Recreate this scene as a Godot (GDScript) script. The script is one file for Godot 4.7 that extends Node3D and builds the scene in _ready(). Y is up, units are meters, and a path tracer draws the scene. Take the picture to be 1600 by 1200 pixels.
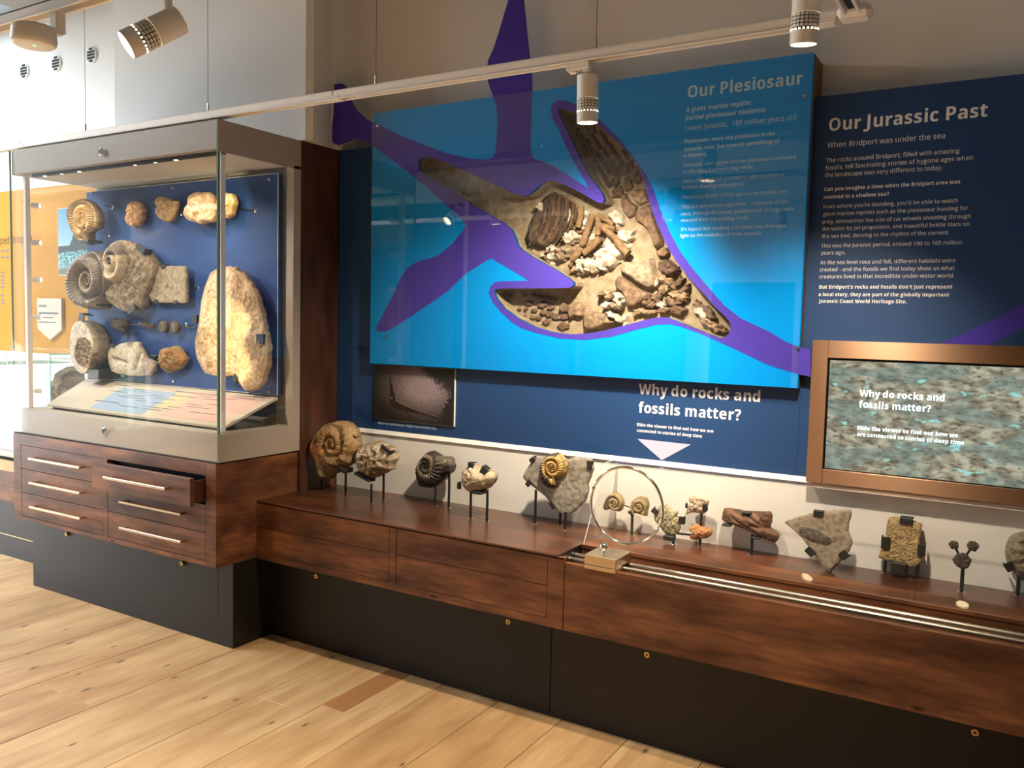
extends Node3D

# ---------------------------------------------------------------- camera model (29 mm equivalent phone lens)
const FOCAL := 1322.0
const EYE := Vector3(0, 1.55, 3.3078)
var cam_right: Vector3
var cam_up: Vector3
var cam_fw: Vector3
var taken := {}
var M := {}
var nz := FastNoiseLite.new()

func aim_camera():
	var pitch := deg_to_rad(4.1154)
	var yaw := deg_to_rad(31.0881)
	var roll := deg_to_rad(1.3671)
	var r := Vector3(cos(yaw), 0, -sin(yaw))
	var f := Vector3(-sin(yaw), 0, -cos(yaw))
	cam_fw = f * cos(pitch) - Vector3.UP * sin(pitch)
	var u := Vector3.UP * cos(pitch) + f * sin(pitch)
	cam_right = r * cos(roll) + u * sin(roll)
	cam_up = u * cos(roll) - r * sin(roll)

func ray(px: float, py: float) -> Vector3:
	return cam_right * (px - 800.0) / FOCAL - cam_up * (py - 600.0) / FOCAL + cam_fw

# a measured point of the photograph on a wall plane (z), a level (y) or a side plane (x)
func P(px: float, py: float, z: float) -> Vector3:
	var d := ray(px, py)
	return EYE + d * ((z - EYE.z) / d.z)

func PY(px: float, py: float, y: float) -> Vector3:
	var d := ray(px, py)
	return EYE + d * ((y - EYE.y) / d.y)

# ---------------------------------------------------------------- naming
func numbered(called: String) -> String:
	if not taken.has(called):
		taken[called] = 0
		return called
	taken[called] += 1
	return "%s_%03d" % [called, taken[called]]

func tag(o: Node, label: String, category: String, group := ""):
	o.set_meta("label", label)
	o.set_meta("category", category)
	if group != "":
		o.set_meta("group", group)

func thing(called: String, label: String, category: String, at := Vector3.ZERO, group := "") -> Node3D:
	var o := Node3D.new()
	o.name = numbered(called)
	add_child(o, true)
	o.position = at
	tag(o, label, category, group)
	return o

func world_of(o: Node3D) -> Vector3:
	var p := Vector3.ZERO
	var n: Node = o
	while n != self and n is Node3D:
		p += (n as Node3D).position
		n = n.get_parent()
	return p

# commits a shape given in world places as one part of o
func part(called: String, m: Shape, mat: Material, o: Node3D = null, label := "") -> MeshInstance3D:
	var mi := MeshInstance3D.new()
	mi.mesh = m.done()
	mi.material_override = mat
	if o == null:
		mi.name = numbered(called)
		add_child(mi, true)
	else:
		mi.name = called
		o.add_child(mi, true)
		mi.position = -world_of(o)
	if label != "":
		mi.set_meta("label", label)
	return mi

func struct(called: String, m: Shape, mat: Material, o: Node3D = null) -> MeshInstance3D:
	var mi := part(called, m, mat, o)
	if o == null:
		mi.set_meta("kind", "structure")
	return mi

# ---------------------------------------------------------------- shapes
class Shape:
	var v := PackedVector3Array()
	var n := PackedVector3Array()
	var uv := PackedVector2Array()
	var col := PackedColorArray()
	var ix := PackedInt32Array()
	var colored := false
	var has_uv := false

	func put(p: Vector3, nn: Vector3, t := Vector2.ZERO, c := Color.WHITE) -> int:
		v.append(p); n.append(nn); uv.append(t); col.append(c)
		return v.size() - 1

	func tri(a: Vector3, b: Vector3, c: Vector3, out: Vector3):
		var nn := (b - a).cross(c - a)
		if nn.length_squared() < 1e-18:
			return
		nn = nn.normalized()
		if nn.dot(out) < 0.0:
			nn = -nn
		else:
			var s := b
			b = c
			c = s
		for p in [a, b, c]:
			ix.append(put(p, nn))

	func quad(a: Vector3, b: Vector3, c: Vector3, d: Vector3, out: Vector3):
		tri(a, b, c, out)
		tri(a, c, d, out)

	# quad with picture coordinates: a lower left, b lower right, c upper right, d upper left
	func picture(a: Vector3, b: Vector3, c: Vector3, d: Vector3):
		has_uv = true
		var nn := (b - a).cross(d - a).normalized()
		var i := put(a, nn, Vector2(0, 1))
		put(b, nn, Vector2(1, 1))
		put(c, nn, Vector2(1, 0))
		put(d, nn, Vector2(0, 0))
		ix.append_array([i, i + 2, i + 1, i, i + 3, i + 2])

	func box(c: Vector3, s: Vector3, bev := 0.0, turn := Basis.IDENTITY):
		var h := s * 0.5
		var e: float = min(bev, min(h.x, min(h.y, h.z)) * 0.9)
		for ax in 3:
			var a1 := (ax + 1) % 3
			var a2 := (ax + 2) % 3
			for sg in [-1.0, 1.0]:
				var q := []
				for k in [[-1, -1], [1, -1], [1, 1], [-1, 1]]:
					var p := Vector3.ZERO
					p[ax] = sg * h[ax]
					p[a1] = k[0] * (h[a1] - e)
					p[a2] = k[1] * (h[a2] - e)
					q.append(c + turn * p)
				var o := Vector3.ZERO
				o[ax] = sg
				quad(q[0], q[1], q[2], q[3], turn * o)
		if e <= 0.0:
			return
		for ax in 3:
			var a1 := (ax + 1) % 3
			var a2 := (ax + 2) % 3
			for s1 in [-1.0, 1.0]:
				for s2 in [-1.0, 1.0]:
					var q := []
					for k in [[-1, 0], [1, 0], [1, 1], [-1, 1]]:
						var p := Vector3.ZERO
						p[ax] = k[0] * (h[ax] - e)
						p[a1] = s1 * (h[a1] - (e if k[1] == 0 else 0.0))
						p[a2] = s2 * (h[a2] - (0.0 if k[1] == 0 else e))
						q.append(c + turn * p)
					var o := Vector3.ZERO
					o[a1] = s1
					o[a2] = s2
					quad(q[0], q[1], q[2], q[3], turn * o)
		for sx in [-1.0, 1.0]:
			for sy in [-1.0, 1.0]:
				for sz in [-1.0, 1.0]:
					var o := Vector3(sx, sy, sz)
					var b := o * h
					tri(c + turn * (b - Vector3(0, sy * e, sz * e)), c + turn * (b - Vector3(sx * e, 0, sz * e)), c + turn * (b - Vector3(sx * e, sy * e, 0)), turn * o)

	# box from two opposite corners
	func span(a: Vector3, b: Vector3, bev := 0.0):
		box((a + b) * 0.5, (b - a).abs(), bev)

	# smooth grid of rings; each ring has na points, optionally closed
	func rings(rows: Array, closed := true, cols: Array = [], flip := false):
		var base := v.size()
		var na: int = rows[0].size()
		for i in rows.size():
			for j in na:
				put(rows[i][j], Vector3.ZERO, Vector2(float(j) / na, float(i) / rows.size()), cols[i][j] if cols.size() else Color.WHITE)
		if cols.size():
			colored = true
		var acc := PackedVector3Array()
		acc.resize(rows.size() * na)
		for i in rows.size() - 1:
			for j in (na if closed else na - 1):
				var a := i * na + j
				var b := i * na + (j + 1) % na
				var c := (i + 1) * na + (j + 1) % na
				var d := (i + 1) * na + j
				for t in [[a, b, c], [a, c, d]]:
					var p0 := v[base + t[0]]
					var p1 := v[base + t[1]]
					var p2 := v[base + t[2]]
					var fn := (p2 - p0).cross(p1 - p0)
					if flip:
						fn = -fn
						ix.append_array([base + t[0], base + t[2], base + t[1]])
					else:
						ix.append_array([base + t[0], base + t[1], base + t[2]])
					for k in t:
						acc[k] += fn
		# one normal for points that fall together (centres of caps)
		for i in rows.size():
			var same := true
			for j in na:
				if not (rows[i][j] as Vector3).is_equal_approx(rows[i][0]):
					same = false
					break
			if same:
				var s := Vector3.ZERO
				for j in na:
					s += acc[i * na + j]
				for j in na:
					acc[i * na + j] = s
		for k in acc.size():
			n[base + k] = acc[k].normalized() if acc[k].length_squared() > 1e-20 else Vector3.UP

	static func frame(d: Vector3) -> Array:
		var u := d.cross(Vector3.UP if abs(d.y) < 0.9 else Vector3.RIGHT).normalized()
		return [u, d.cross(u).normalized()]

	func tube(pts: Array, r: float, sides := 10):
		var rows := []
		for i in pts.size():
			var d: Vector3 = (pts[min(i + 1, pts.size() - 1)] - pts[max(i - 1, 0)]).normalized()
			var f := frame(d)
			var ring := []
			for j in sides:
				var a := TAU * j / sides
				ring.append(pts[i] + (f[0] * cos(a) + f[1] * sin(a)) * r)
			rows.append(ring)
		rings(rows, true, [], true)
		var r0 := []
		var r1 := []
		for j in sides:
			r0.append(pts[0])
			r1.append(pts[-1])
		rings([r0, rows[0].duplicate()], true, [], true)
		rings([rows[-1].duplicate(), r1], true, [], true)

	func cyl(a: Vector3, b: Vector3, r: float, sides := 16):
		tube([a, b], r, sides)

	# profile of [radius, height] pairs turned about an axis from o along d; sharp keeps corners
	func lathe(o: Vector3, d: Vector3, prof: Array, sides := 28, sharp := true):
		var f := frame(d)
		var rows := []
		for p in prof:
			var ring := []
			for j in sides:
				var a := TAU * j / sides
				ring.append(o + d * p[1] + (f[0] * cos(a) + f[1] * sin(a)) * p[0])
			rows.append(ring)
		if sharp:
			for i in rows.size() - 1:
				rings([rows[i], rows[i + 1]], true, [], true)
		else:
			rings(rows, true, [], true)

	# outline (x, y) given a thickness from z0 to z1
	func prism(poly: PackedVector2Array, z0: float, z1: float):
		var t := Geometry2D.triangulate_polygon(poly)
		for k in range(0, t.size(), 3):
			for z in [z0, z1]:
				tri(Vector3(poly[t[k]].x, poly[t[k]].y, z), Vector3(poly[t[k + 1]].x, poly[t[k + 1]].y, z), Vector3(poly[t[k + 2]].x, poly[t[k + 2]].y, z), Vector3(0, 0, 1.0 if z == max(z0, z1) else -1.0))
		var ccw := not Geometry2D.is_polygon_clockwise(poly)
		for k in poly.size():
			var a := poly[k]
			var b := poly[(k + 1) % poly.size()]
			var o := Vector3(b.y - a.y, a.x - b.x, 0)
			# Godot calls a polygon clockwise with y down
			if ccw:
				o = -o
			var mid := (a + b) * 0.5 + Vector2(o.x, o.y).normalized() * 1e-4
			if Geometry2D.is_point_in_polygon(mid, poly):
				o = -o
			quad(Vector3(a.x, a.y, z0), Vector3(b.x, b.y, z0), Vector3(b.x, b.y, z1), Vector3(a.x, a.y, z1), o)

	func add(mesh: Mesh, xf: Transform3D):
		for s in mesh.get_surface_count():
			var arr: Array
			arr = mesh.surface_get_arrays(s)
			var base := v.size()
			var vv: PackedVector3Array = arr[Mesh.ARRAY_VERTEX]
			var nn: PackedVector3Array = arr[Mesh.ARRAY_NORMAL]
			for k in vv.size():
				put(xf * vv[k], (xf.basis.inverse().transposed() * nn[k]).normalized())
			var ii = arr[Mesh.ARRAY_INDEX]
			if ii == null or ii.size() == 0:
				for k in vv.size():
					ix.append(base + k)
			else:
				for k in ii:
					ix.append(base + k)

	# after a mirroring: corners back into clockwise order
	func turn_over():
		for k in range(0, ix.size(), 3):
			var s := ix[k]
			ix[k] = ix[k + 1]
			ix[k + 1] = s

	func flat_uv():
		has_uv = true
		for k in v.size():
			uv[k] = Vector2(v[k].x, v[k].y)

	func done() -> ArrayMesh:
		var arr := []
		arr.resize(Mesh.ARRAY_MAX)
		arr[Mesh.ARRAY_VERTEX] = v
		arr[Mesh.ARRAY_NORMAL] = n
		if has_uv:
			arr[Mesh.ARRAY_TEX_UV] = uv
		if colored:
			arr[Mesh.ARRAY_COLOR] = col
		arr[Mesh.ARRAY_INDEX] = ix
		var m := ArrayMesh.new()
		m.add_surface_from_arrays(Mesh.PRIMITIVE_TRIANGLES, arr)
		return m

func flat(pts: Array, z: float) -> PackedVector2Array:
	var o := PackedVector2Array()
	for p in pts:
		var w := P(p.x, p.y, z)
		o.append(Vector2(w.x, w.y))
	return o

# pixel pairs measured in an enlarged crop: origin and magnification
func crop(x0: float, y0: float, k: float, a: Array) -> Array:
	var o := []
	for i in range(0, a.size(), 2):
		o.append(Vector2(x0 + a[i] / k, y0 + a[i + 1] / k))
	return o

func noise(p: Vector3, s: float) -> float:
	return nz.get_noise_3d(p.x * s, p.y * s, p.z * s)

# ---------------------------------------------------------------- materials
func mat(called: String, c: Color, rough := 0.6, metal := 0.0) -> StandardMaterial3D:
	var m := StandardMaterial3D.new()
	m.resource_name = called
	m.albedo_color = c
	m.roughness = rough
	m.metallic = metal
	M[called] = m
	return m

func noise_tex(seed_: int, freq: float, ramp: Array, size := 256, octaves := 4, normal := false, bump := 4.0) -> NoiseTexture2D:
	var f := FastNoiseLite.new()
	f.seed = seed_
	f.frequency = freq
	f.fractal_octaves = octaves
	f.noise_type = FastNoiseLite.TYPE_SIMPLEX_SMOOTH
	var t := NoiseTexture2D.new()
	t.width = size
	t.height = size
	t.seamless = true
	t.noise = f
	if normal:
		t.as_normal_map = true
		t.bump_strength = bump
	elif ramp.size():
		var g := Gradient.new()
		var offs := PackedFloat32Array()
		var cols := PackedColorArray()
		for i in ramp.size():
			offs.append(float(i) / (ramp.size() - 1))
			cols.append(ramp[i])
		g.offsets = offs
		g.colors = cols
		t.color_ramp = g
	return t

func world_map(m: StandardMaterial3D, s: Vector3):
	m.uv1_triplanar = true
	m.uv1_world_triplanar = true
	m.uv1_scale = s
	m.uv1_triplanar_sharpness = 8.0

# timber: streaks along u, with rings that bend round a few knots
func timber(seed_: int, w: int, h: int, dark: Color, light: Color, bands: float, fine: float, knots: int) -> Image:
	var im := Image.create(w, h, false, Image.FORMAT_RGB8)
	var a := FastNoiseLite.new()
	a.seed = seed_
	a.frequency = 1.0
	a.fractal_octaves = 3
	var rng := RandomNumberGenerator.new()
	rng.seed = seed_
	var ks := []
	for k in knots:
		ks.append([rng.randf_range(0.1, 0.9) * w, rng.randf_range(0.1, 0.9) * h, rng.randf_range(2.0, 4.5)])
	for y in h:
		for x in w:
			var u := float(x) / w
			var t := float(y) / h
			var wrap := sin(PI * t)
			var bend := 0.0
			var spot := 0.0
			for k in ks:
				var dx: float = (x - k[0]) / (k[2] * 5.0)
				var dy: float = (y - k[1]) / (k[2] * 2.2)
				var d2 := dx * dx + dy * dy
				if d2 < 9.0:
					bend += exp(-d2) * 0.05 * signf(dy)
					var ex: float = (x - k[0]) / (k[2] * 1.5)
					var ey: float = (y - k[1]) / k[2]
					spot = max(spot, clampf(1.2 - sqrt(ex * ex + ey * ey), 0.0, 1.0))
			var cx := cos(TAU * u) * 0.55
			var sx := sin(TAU * u) * 0.55
			var g := a.get_noise_3d(cx, sx, (t + bend) * bands)
			var f := a.get_noise_3d(cx * 3.0 + 9.0, sx * 3.0, (t + bend) * fine)
			var q := clampf(0.5 + g * 0.75 + f * 0.35 * (0.4 + 0.6 * wrap), 0.0, 1.0)
			var c := dark.lerp(light, q)
			c = c.lerp(dark * 0.45, spot * 0.9)
			im.set_pixel(x, y, c)
	return im

func wood_mat(called: String, im: Image, s: Vector3, rough: float, coat := 0.0) -> StandardMaterial3D:
	var m := mat(called, Color.WHITE, rough)
	m.albedo_texture = ImageTexture.create_from_image(im)
	world_map(m, s)
	if coat > 0.0:
		m.clearcoat_enabled = true
		m.clearcoat = coat
		m.clearcoat_roughness = 0.18
	return m

func glass_mat(called: String, c: Color, a: float) -> StandardMaterial3D:
	var m := mat(called, Color(c.r, c.g, c.b, a), 0.0)
	m.transparency = BaseMaterial3D.TRANSPARENCY_ALPHA
	m.metallic_specular = 0.5
	return m

func glow(called: String, c: Color, e: float) -> StandardMaterial3D:
	var m := mat(called, Color(0.9, 0.9, 0.9), 0.4)
	m.emission_enabled = true
	m.emission = c
	m.emission_energy_multiplier = e
	return m

func stone_mat(called: String, tone: Color, seed_: int, rough: float, relief: float, contrast := 0.35) -> StandardMaterial3D:
	var m := mat(called, tone, rough)
	m.vertex_color_use_as_albedo = true
	var lo := 1.0 - contrast
	m.albedo_texture = noise_tex(seed_, 0.02, [Color(lo * 0.9, lo * 0.88, lo * 0.85), Color(lo, lo, lo), Color(1, 1, 1), Color(0.95, 0.92, 0.86)], 256, 5)
	m.heightmap_enabled = false
	m.normal_enabled = true
	m.normal_texture = noise_tex(seed_ + 1, 0.05, [], 256, 5, true, relief)
	world_map(m, Vector3.ONE * 7.0)
	return m

func make_materials():
	nz.seed = 4
	nz.frequency = 1.0
	nz.fractal_octaves = 3
	mat("wall", Color(0.88, 0.875, 0.86), 0.9)
	mat("white", Color(0.88, 0.87, 0.84), 0.7)
	mat("ceiling", Color(0.55, 0.54, 0.52), 0.9)
	mat("grey_case", Color(0.66, 0.62, 0.56), 0.45)
	mat("case_lining", Color(0.74, 0.71, 0.64), 0.8)
	mat("plinth", Color(0.066, 0.044, 0.030), 0.5)
	mat("dark_gap", Color(0.03, 0.02, 0.015), 0.9)
	mat("board_blue", Color(0.085, 0.235, 0.42), 0.5)
	mat("case_blue", Color(0.085, 0.235, 0.47), 0.6)
	mat("cyan", Color(0.0, 0.56, 0.87), 0.65)
	M.cyan.metallic_specular = 0.15
	mat("purple", Color(0.29, 0.235, 0.63), 0.65)
	M.purple.metallic_specular = 0.15
	mat("opposite", Color(0.16, 0.19, 0.23), 0.7)
	mat("mdf", Color(0.50, 0.36, 0.20), 0.8)
	mat("print_white", Color(0.90, 0.90, 0.90), 0.6)
	mat("print_pale", Color(0.72, 0.84, 0.90), 0.6)
	mat("print_lilac", Color(0.70, 0.70, 0.80), 0.6)
	mat("print_dark", Color(0.13, 0.12, 0.10), 0.6)
	mat("print_grey", Color(0.42, 0.41, 0.39), 0.6)
	mat("yellow", Color(0.70, 0.49, 0.13), 0.8)
	mat("paper", Color(0.76, 0.72, 0.64), 0.7)
	mat("print_sky", Color(0.60, 0.68, 0.76), 0.6)
	mat("print_pink", Color(0.83, 0.68, 0.62), 0.6)
	mat("print_sand", Color(0.80, 0.74, 0.60), 0.6)
	mat("track", Color(0.94, 0.92, 0.88), 0.5)
	mat("lamp_body", Color(0.91, 0.89, 0.85), 0.45)
	mat("mesh_black", Color(0.05, 0.045, 0.04), 0.6)
	mat("mount", Color(0.09, 0.085, 0.075), 0.5, 0.0)
	mat("clip", Color(0.13, 0.135, 0.125), 0.55, 0.0)
	mat("chrome", Color(0.86, 0.85, 0.82), 0.12, 1.0)
	mat("steel_bar", Color(0.80, 0.76, 0.68), 0.28, 1.0)
	mat("nickel", Color(0.78, 0.72, 0.62), 0.34, 1.0)
	var b := mat("brushed", Color(0.66, 0.53, 0.43), 0.38, 1.0)
	b.anisotropy_enabled = true
	b.anisotropy = -0.8
	mat("bezel", Color(0.02, 0.02, 0.02), 0.3)
	mat("brass", Color(0.80, 0.70, 0.48), 0.3, 1.0)
	mat("bed", Color(0.60, 0.555, 0.47), 0.9)
	M.bed.normal_enabled = true
	M.bed.normal_texture = noise_tex(61, 0.03, [], 256, 5, true, 1.5)
	M.bed.albedo_texture = noise_tex(62, 0.02, [Color(0.72, 0.70, 0.66), Color(0.9, 0.88, 0.84), Color(1, 1, 1)], 256, 5)
	world_map(M.bed, Vector3.ONE * 3.0)
	glass_mat("glass", Color(0, 0, 0), 0.0)
	glass_mat("acrylic", Color(0, 0, 0), 0.0)
	mat("glass_edge", Color(0.42, 0.56, 0.48), 0.15)
	mat("acrylic_edge", Color(0.80, 0.80, 0.76), 0.2)
	mat("green_edge", Color(0.45, 0.78, 0.66), 0.2)
	stone_mat("stone", Color.WHITE, 11, 0.85, 1.4, 0.14)
	stone_mat("stone_gloss", Color.WHITE, 21, 0.42, 0.5, 0.12)
	stone_mat("bone", Color.WHITE, 31, 0.8, 1.6, 0.16)
	var wal := timber(3, 512, 384, Color(0.265, 0.155, 0.092), Color(0.565, 0.365, 0.230), 5.0, 34.0, 4)
	wood_mat("walnut", wal, Vector3(0.55, 1.25, 0.9), 0.5, 0.0)
	M.walnut.metallic_specular = 0.38
	wood_mat("walnut_top", timber(8, 512, 384, Color(0.22, 0.115, 0.068), Color(0.41, 0.235, 0.14), 5.0, 30.0, 2), Vector3(0.5, 1.2, 1.0), 0.34, 0.3)
	var up_im := timber(5, 384, 256, Color(0.215, 0.115, 0.068), Color(0.37, 0.215, 0.130), 6.0, 40.0, 2)
	up_im.rotate_90(CLOCKWISE)
	wood_mat("walnut_upright", up_im, Vector3(1.4, 0.6, 1.4), 0.45, 0.2)
	wood_mat("pale_edge", timber(6, 256, 128, Color(0.72, 0.56, 0.36), Color(0.86, 0.72, 0.50), 4.0, 22.0, 0), Vector3(0.6, 1.4, 1.4), 0.6)
	var tones := [[Color(0.66, 0.50, 0.33), Color(0.80, 0.655, 0.465)], [Color(0.69, 0.54, 0.36), Color(0.82, 0.685, 0.50)], [Color(0.63, 0.48, 0.31), Color(0.78, 0.63, 0.44)], [Color(0.60, 0.415, 0.245), Color(0.70, 0.50, 0.31)]]
	for k in 4:
		var im := timber(40 + k, 512, 160, tones[k][0], tones[k][1], 3.0, 16.0, 6 if k < 3 else 0)
		im.rotate_90(CLOCKWISE)
		wood_mat("pine_%d" % k, im, Vector3(2.6, 1.0, 0.45), 0.5, 0.15)
	# the screen shows sandstone: lumpy tan rock with a few pale chips
	var scr := Image.create(420, 260, false, Image.FORMAT_RGB8)
	var f := FastNoiseLite.new()
	f.seed = 77
	f.frequency = 0.02
	f.fractal_octaves = 5
	for y in 260:
		for x in 420:
			var q := f.get_noise_2d(x * 1.5 + y * 0.7, y * 2.0 - x * 0.7)
			var e := f.get_noise_2d(x * 3.0 + 500.0, y * 6.0)
			var w := f.get_noise_2d(x * 0.5 + 900.0, y * 0.8)
			var c := Color(0.44, 0.40, 0.34).lerp(Color(0.62, 0.62, 0.54), clampf(0.5 + q * 1.3, 0, 1))
			c = c.lerp(Color(0.22, 0.23, 0.19), clampf(-e * 1.8 - q * 0.6 - 0.25, 0, 0.65))
			c = c.lerp(Color(0.36, 0.45, 0.44), clampf(w * 1.6 + 0.1, 0, 0.5))
			c = c.lerp(Color(0.53, 0.78, 0.76), clampf((f.get_noise_2d(x * 0.9 - 300.0, y * 1.3) - 0.44) * 8.0, 0, 0.85))
			scr.set_pixel(x, y, c)
	var s := mat("screen", Color(0.01, 0.01, 0.01), 0.25)
	s.emission_enabled = true
	s.emission_texture = ImageTexture.create_from_image(scr)
	s.emission = Color.BLACK
	s.emission_energy_multiplier = 0.75
	glow("screen_text", Color(0.80, 1.0, 1.0), 0.9)
	glow("lamp_face", Color(1.0, 0.90, 0.70), 9.0)
	glow("led", Color(1.0, 0.93, 0.80), 7.0)
	glow("led_soft", Color(1.0, 0.93, 0.80), 1.2)
	glow("green_led", Color(0.35, 1.0, 0.5), 0.8)

# ---------------------------------------------------------------- lights, camera, sky
func spot(called: String, at: Vector3, to: Vector3, half: float, energy: float, c: Color, size := 0.03, soft := 0.35):
	var l := SpotLight3D.new()
	l.name = called
	add_child(l, true)
	l.position = at
	l.look_at_from_position(at, to, Vector3.UP if absf((to - at).normalized().y) < 0.98 else Vector3.RIGHT)
	l.spot_angle = half
	l.spot_angle_attenuation = soft
	l.spot_range = 12.0
	l.spot_attenuation = 2.0
	l.light_energy = energy
	l.light_color = c
	l.light_size = size
	l.shadow_enabled = true

func area(called: String, at: Vector3, to: Vector3, size: Vector2, energy: float, c: Color):
	var l := AreaLight3D.new()
	l.name = called
	add_child(l, true)
	l.look_at_from_position(at, to, Vector3.UP if absf((to - at).normalized().y) < 0.98 else Vector3.RIGHT)
	l.area_size = size
	l.light_energy = energy
	l.light_color = c
	l.area_range = 14.0
	l.area_attenuation = 2.0
	l.shadow_enabled = true

const WARM := Color(1.0, 0.925, 0.82)
const DAY := Color(0.93, 0.97, 1.0)
const TRACK_Y := 2.441
const LAMP2 := Vector3(-1.305, 2.308, 0.695)
const LAMP3 := Vector3(-0.545, 2.385, 0.945)
const LAMP1 := Vector3(-1.95, 2.27, 1.89)

func _ready():
	aim_camera()
	var cam := Camera3D.new()
	cam.name = "camera"
	add_child(cam)
	cam.transform = Transform3D(Basis(cam_right, cam_up, -cam_fw), EYE)
	cam.fov = rad_to_deg(2.0 * atan(600.0 / FOCAL))
	cam.near = 0.05
	cam.far = 200.0
	cam.current = true
	var we := WorldEnvironment.new()
	we.name = "environment"
	var env := Environment.new()
	env.background_mode = Environment.BG_SKY
	var sky := Sky.new()
	var psm := ProceduralSkyMaterial.new()
	psm.sky_top_color = Color(0.84, 0.92, 1.0)
	psm.sky_horizon_color = Color(0.92, 0.96, 1.0)
	psm.ground_bottom_color = Color(0.35, 0.40, 0.30)
	psm.ground_horizon_color = Color(0.75, 0.80, 0.75)
	psm.sky_energy_multiplier = 1.3
	sky.sky_material = psm
	env.sky = sky
	env.tonemap_mode = Environment.TONE_MAPPER_LINEAR
	env.tonemap_exposure = 1.88
	env.sdfgi_enabled = true
	env.ssao_enabled = true
	env.ssil_enabled = true
	we.environment = env
	add_child(we)
	# daylight through the arched windows of the left wall and the rooflight above the left end
	area("window_daylight", Vector3(-8.66, 0.88, 2.05), Vector3(0, 0.9, 2.05), Vector2(1.7, 1.24), 11.0, DAY)
	area("rooflight_daylight", Vector3(-6.9, 3.52, 2.3), Vector3(-6.9, 0, 2.3), Vector2(1.9, 1.3), 17.0, DAY)
	area("low_window_daylight", Vector3(-6.6, 1.06, -0.08), Vector3(-6.6, 0.9, 3.0), Vector2(2.2, 0.40), 0.15, DAY)
	# the track spots (each lamp's own light)
	spot("track_spot_light", LAMP2 + Vector3(0, -0.125, -0.01), Vector3(-1.72, 1.22, 0.0), 54.0, 2.7, WARM, 0.03, 1.0)
	spot("track_spot_light", LAMP3 + Vector3(0, -0.125, -0.02), Vector3(-0.70, 0.80, 0.05), 40.0, 1.9, WARM, 0.03, 1.0)
	make_materials()
	build_room()
	build_floor()
	build_tracks()
	build_wall_panels()
	build_plesiosaur()
	build_bench()
	build_screen()
	build_case()
	build_case_fossils()
	build_bench_fossils()
	build_left_end()

# ---------------------------------------------------------------- the room
const WALL_Z := -0.111
const ROOF_Y := 3.55

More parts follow.
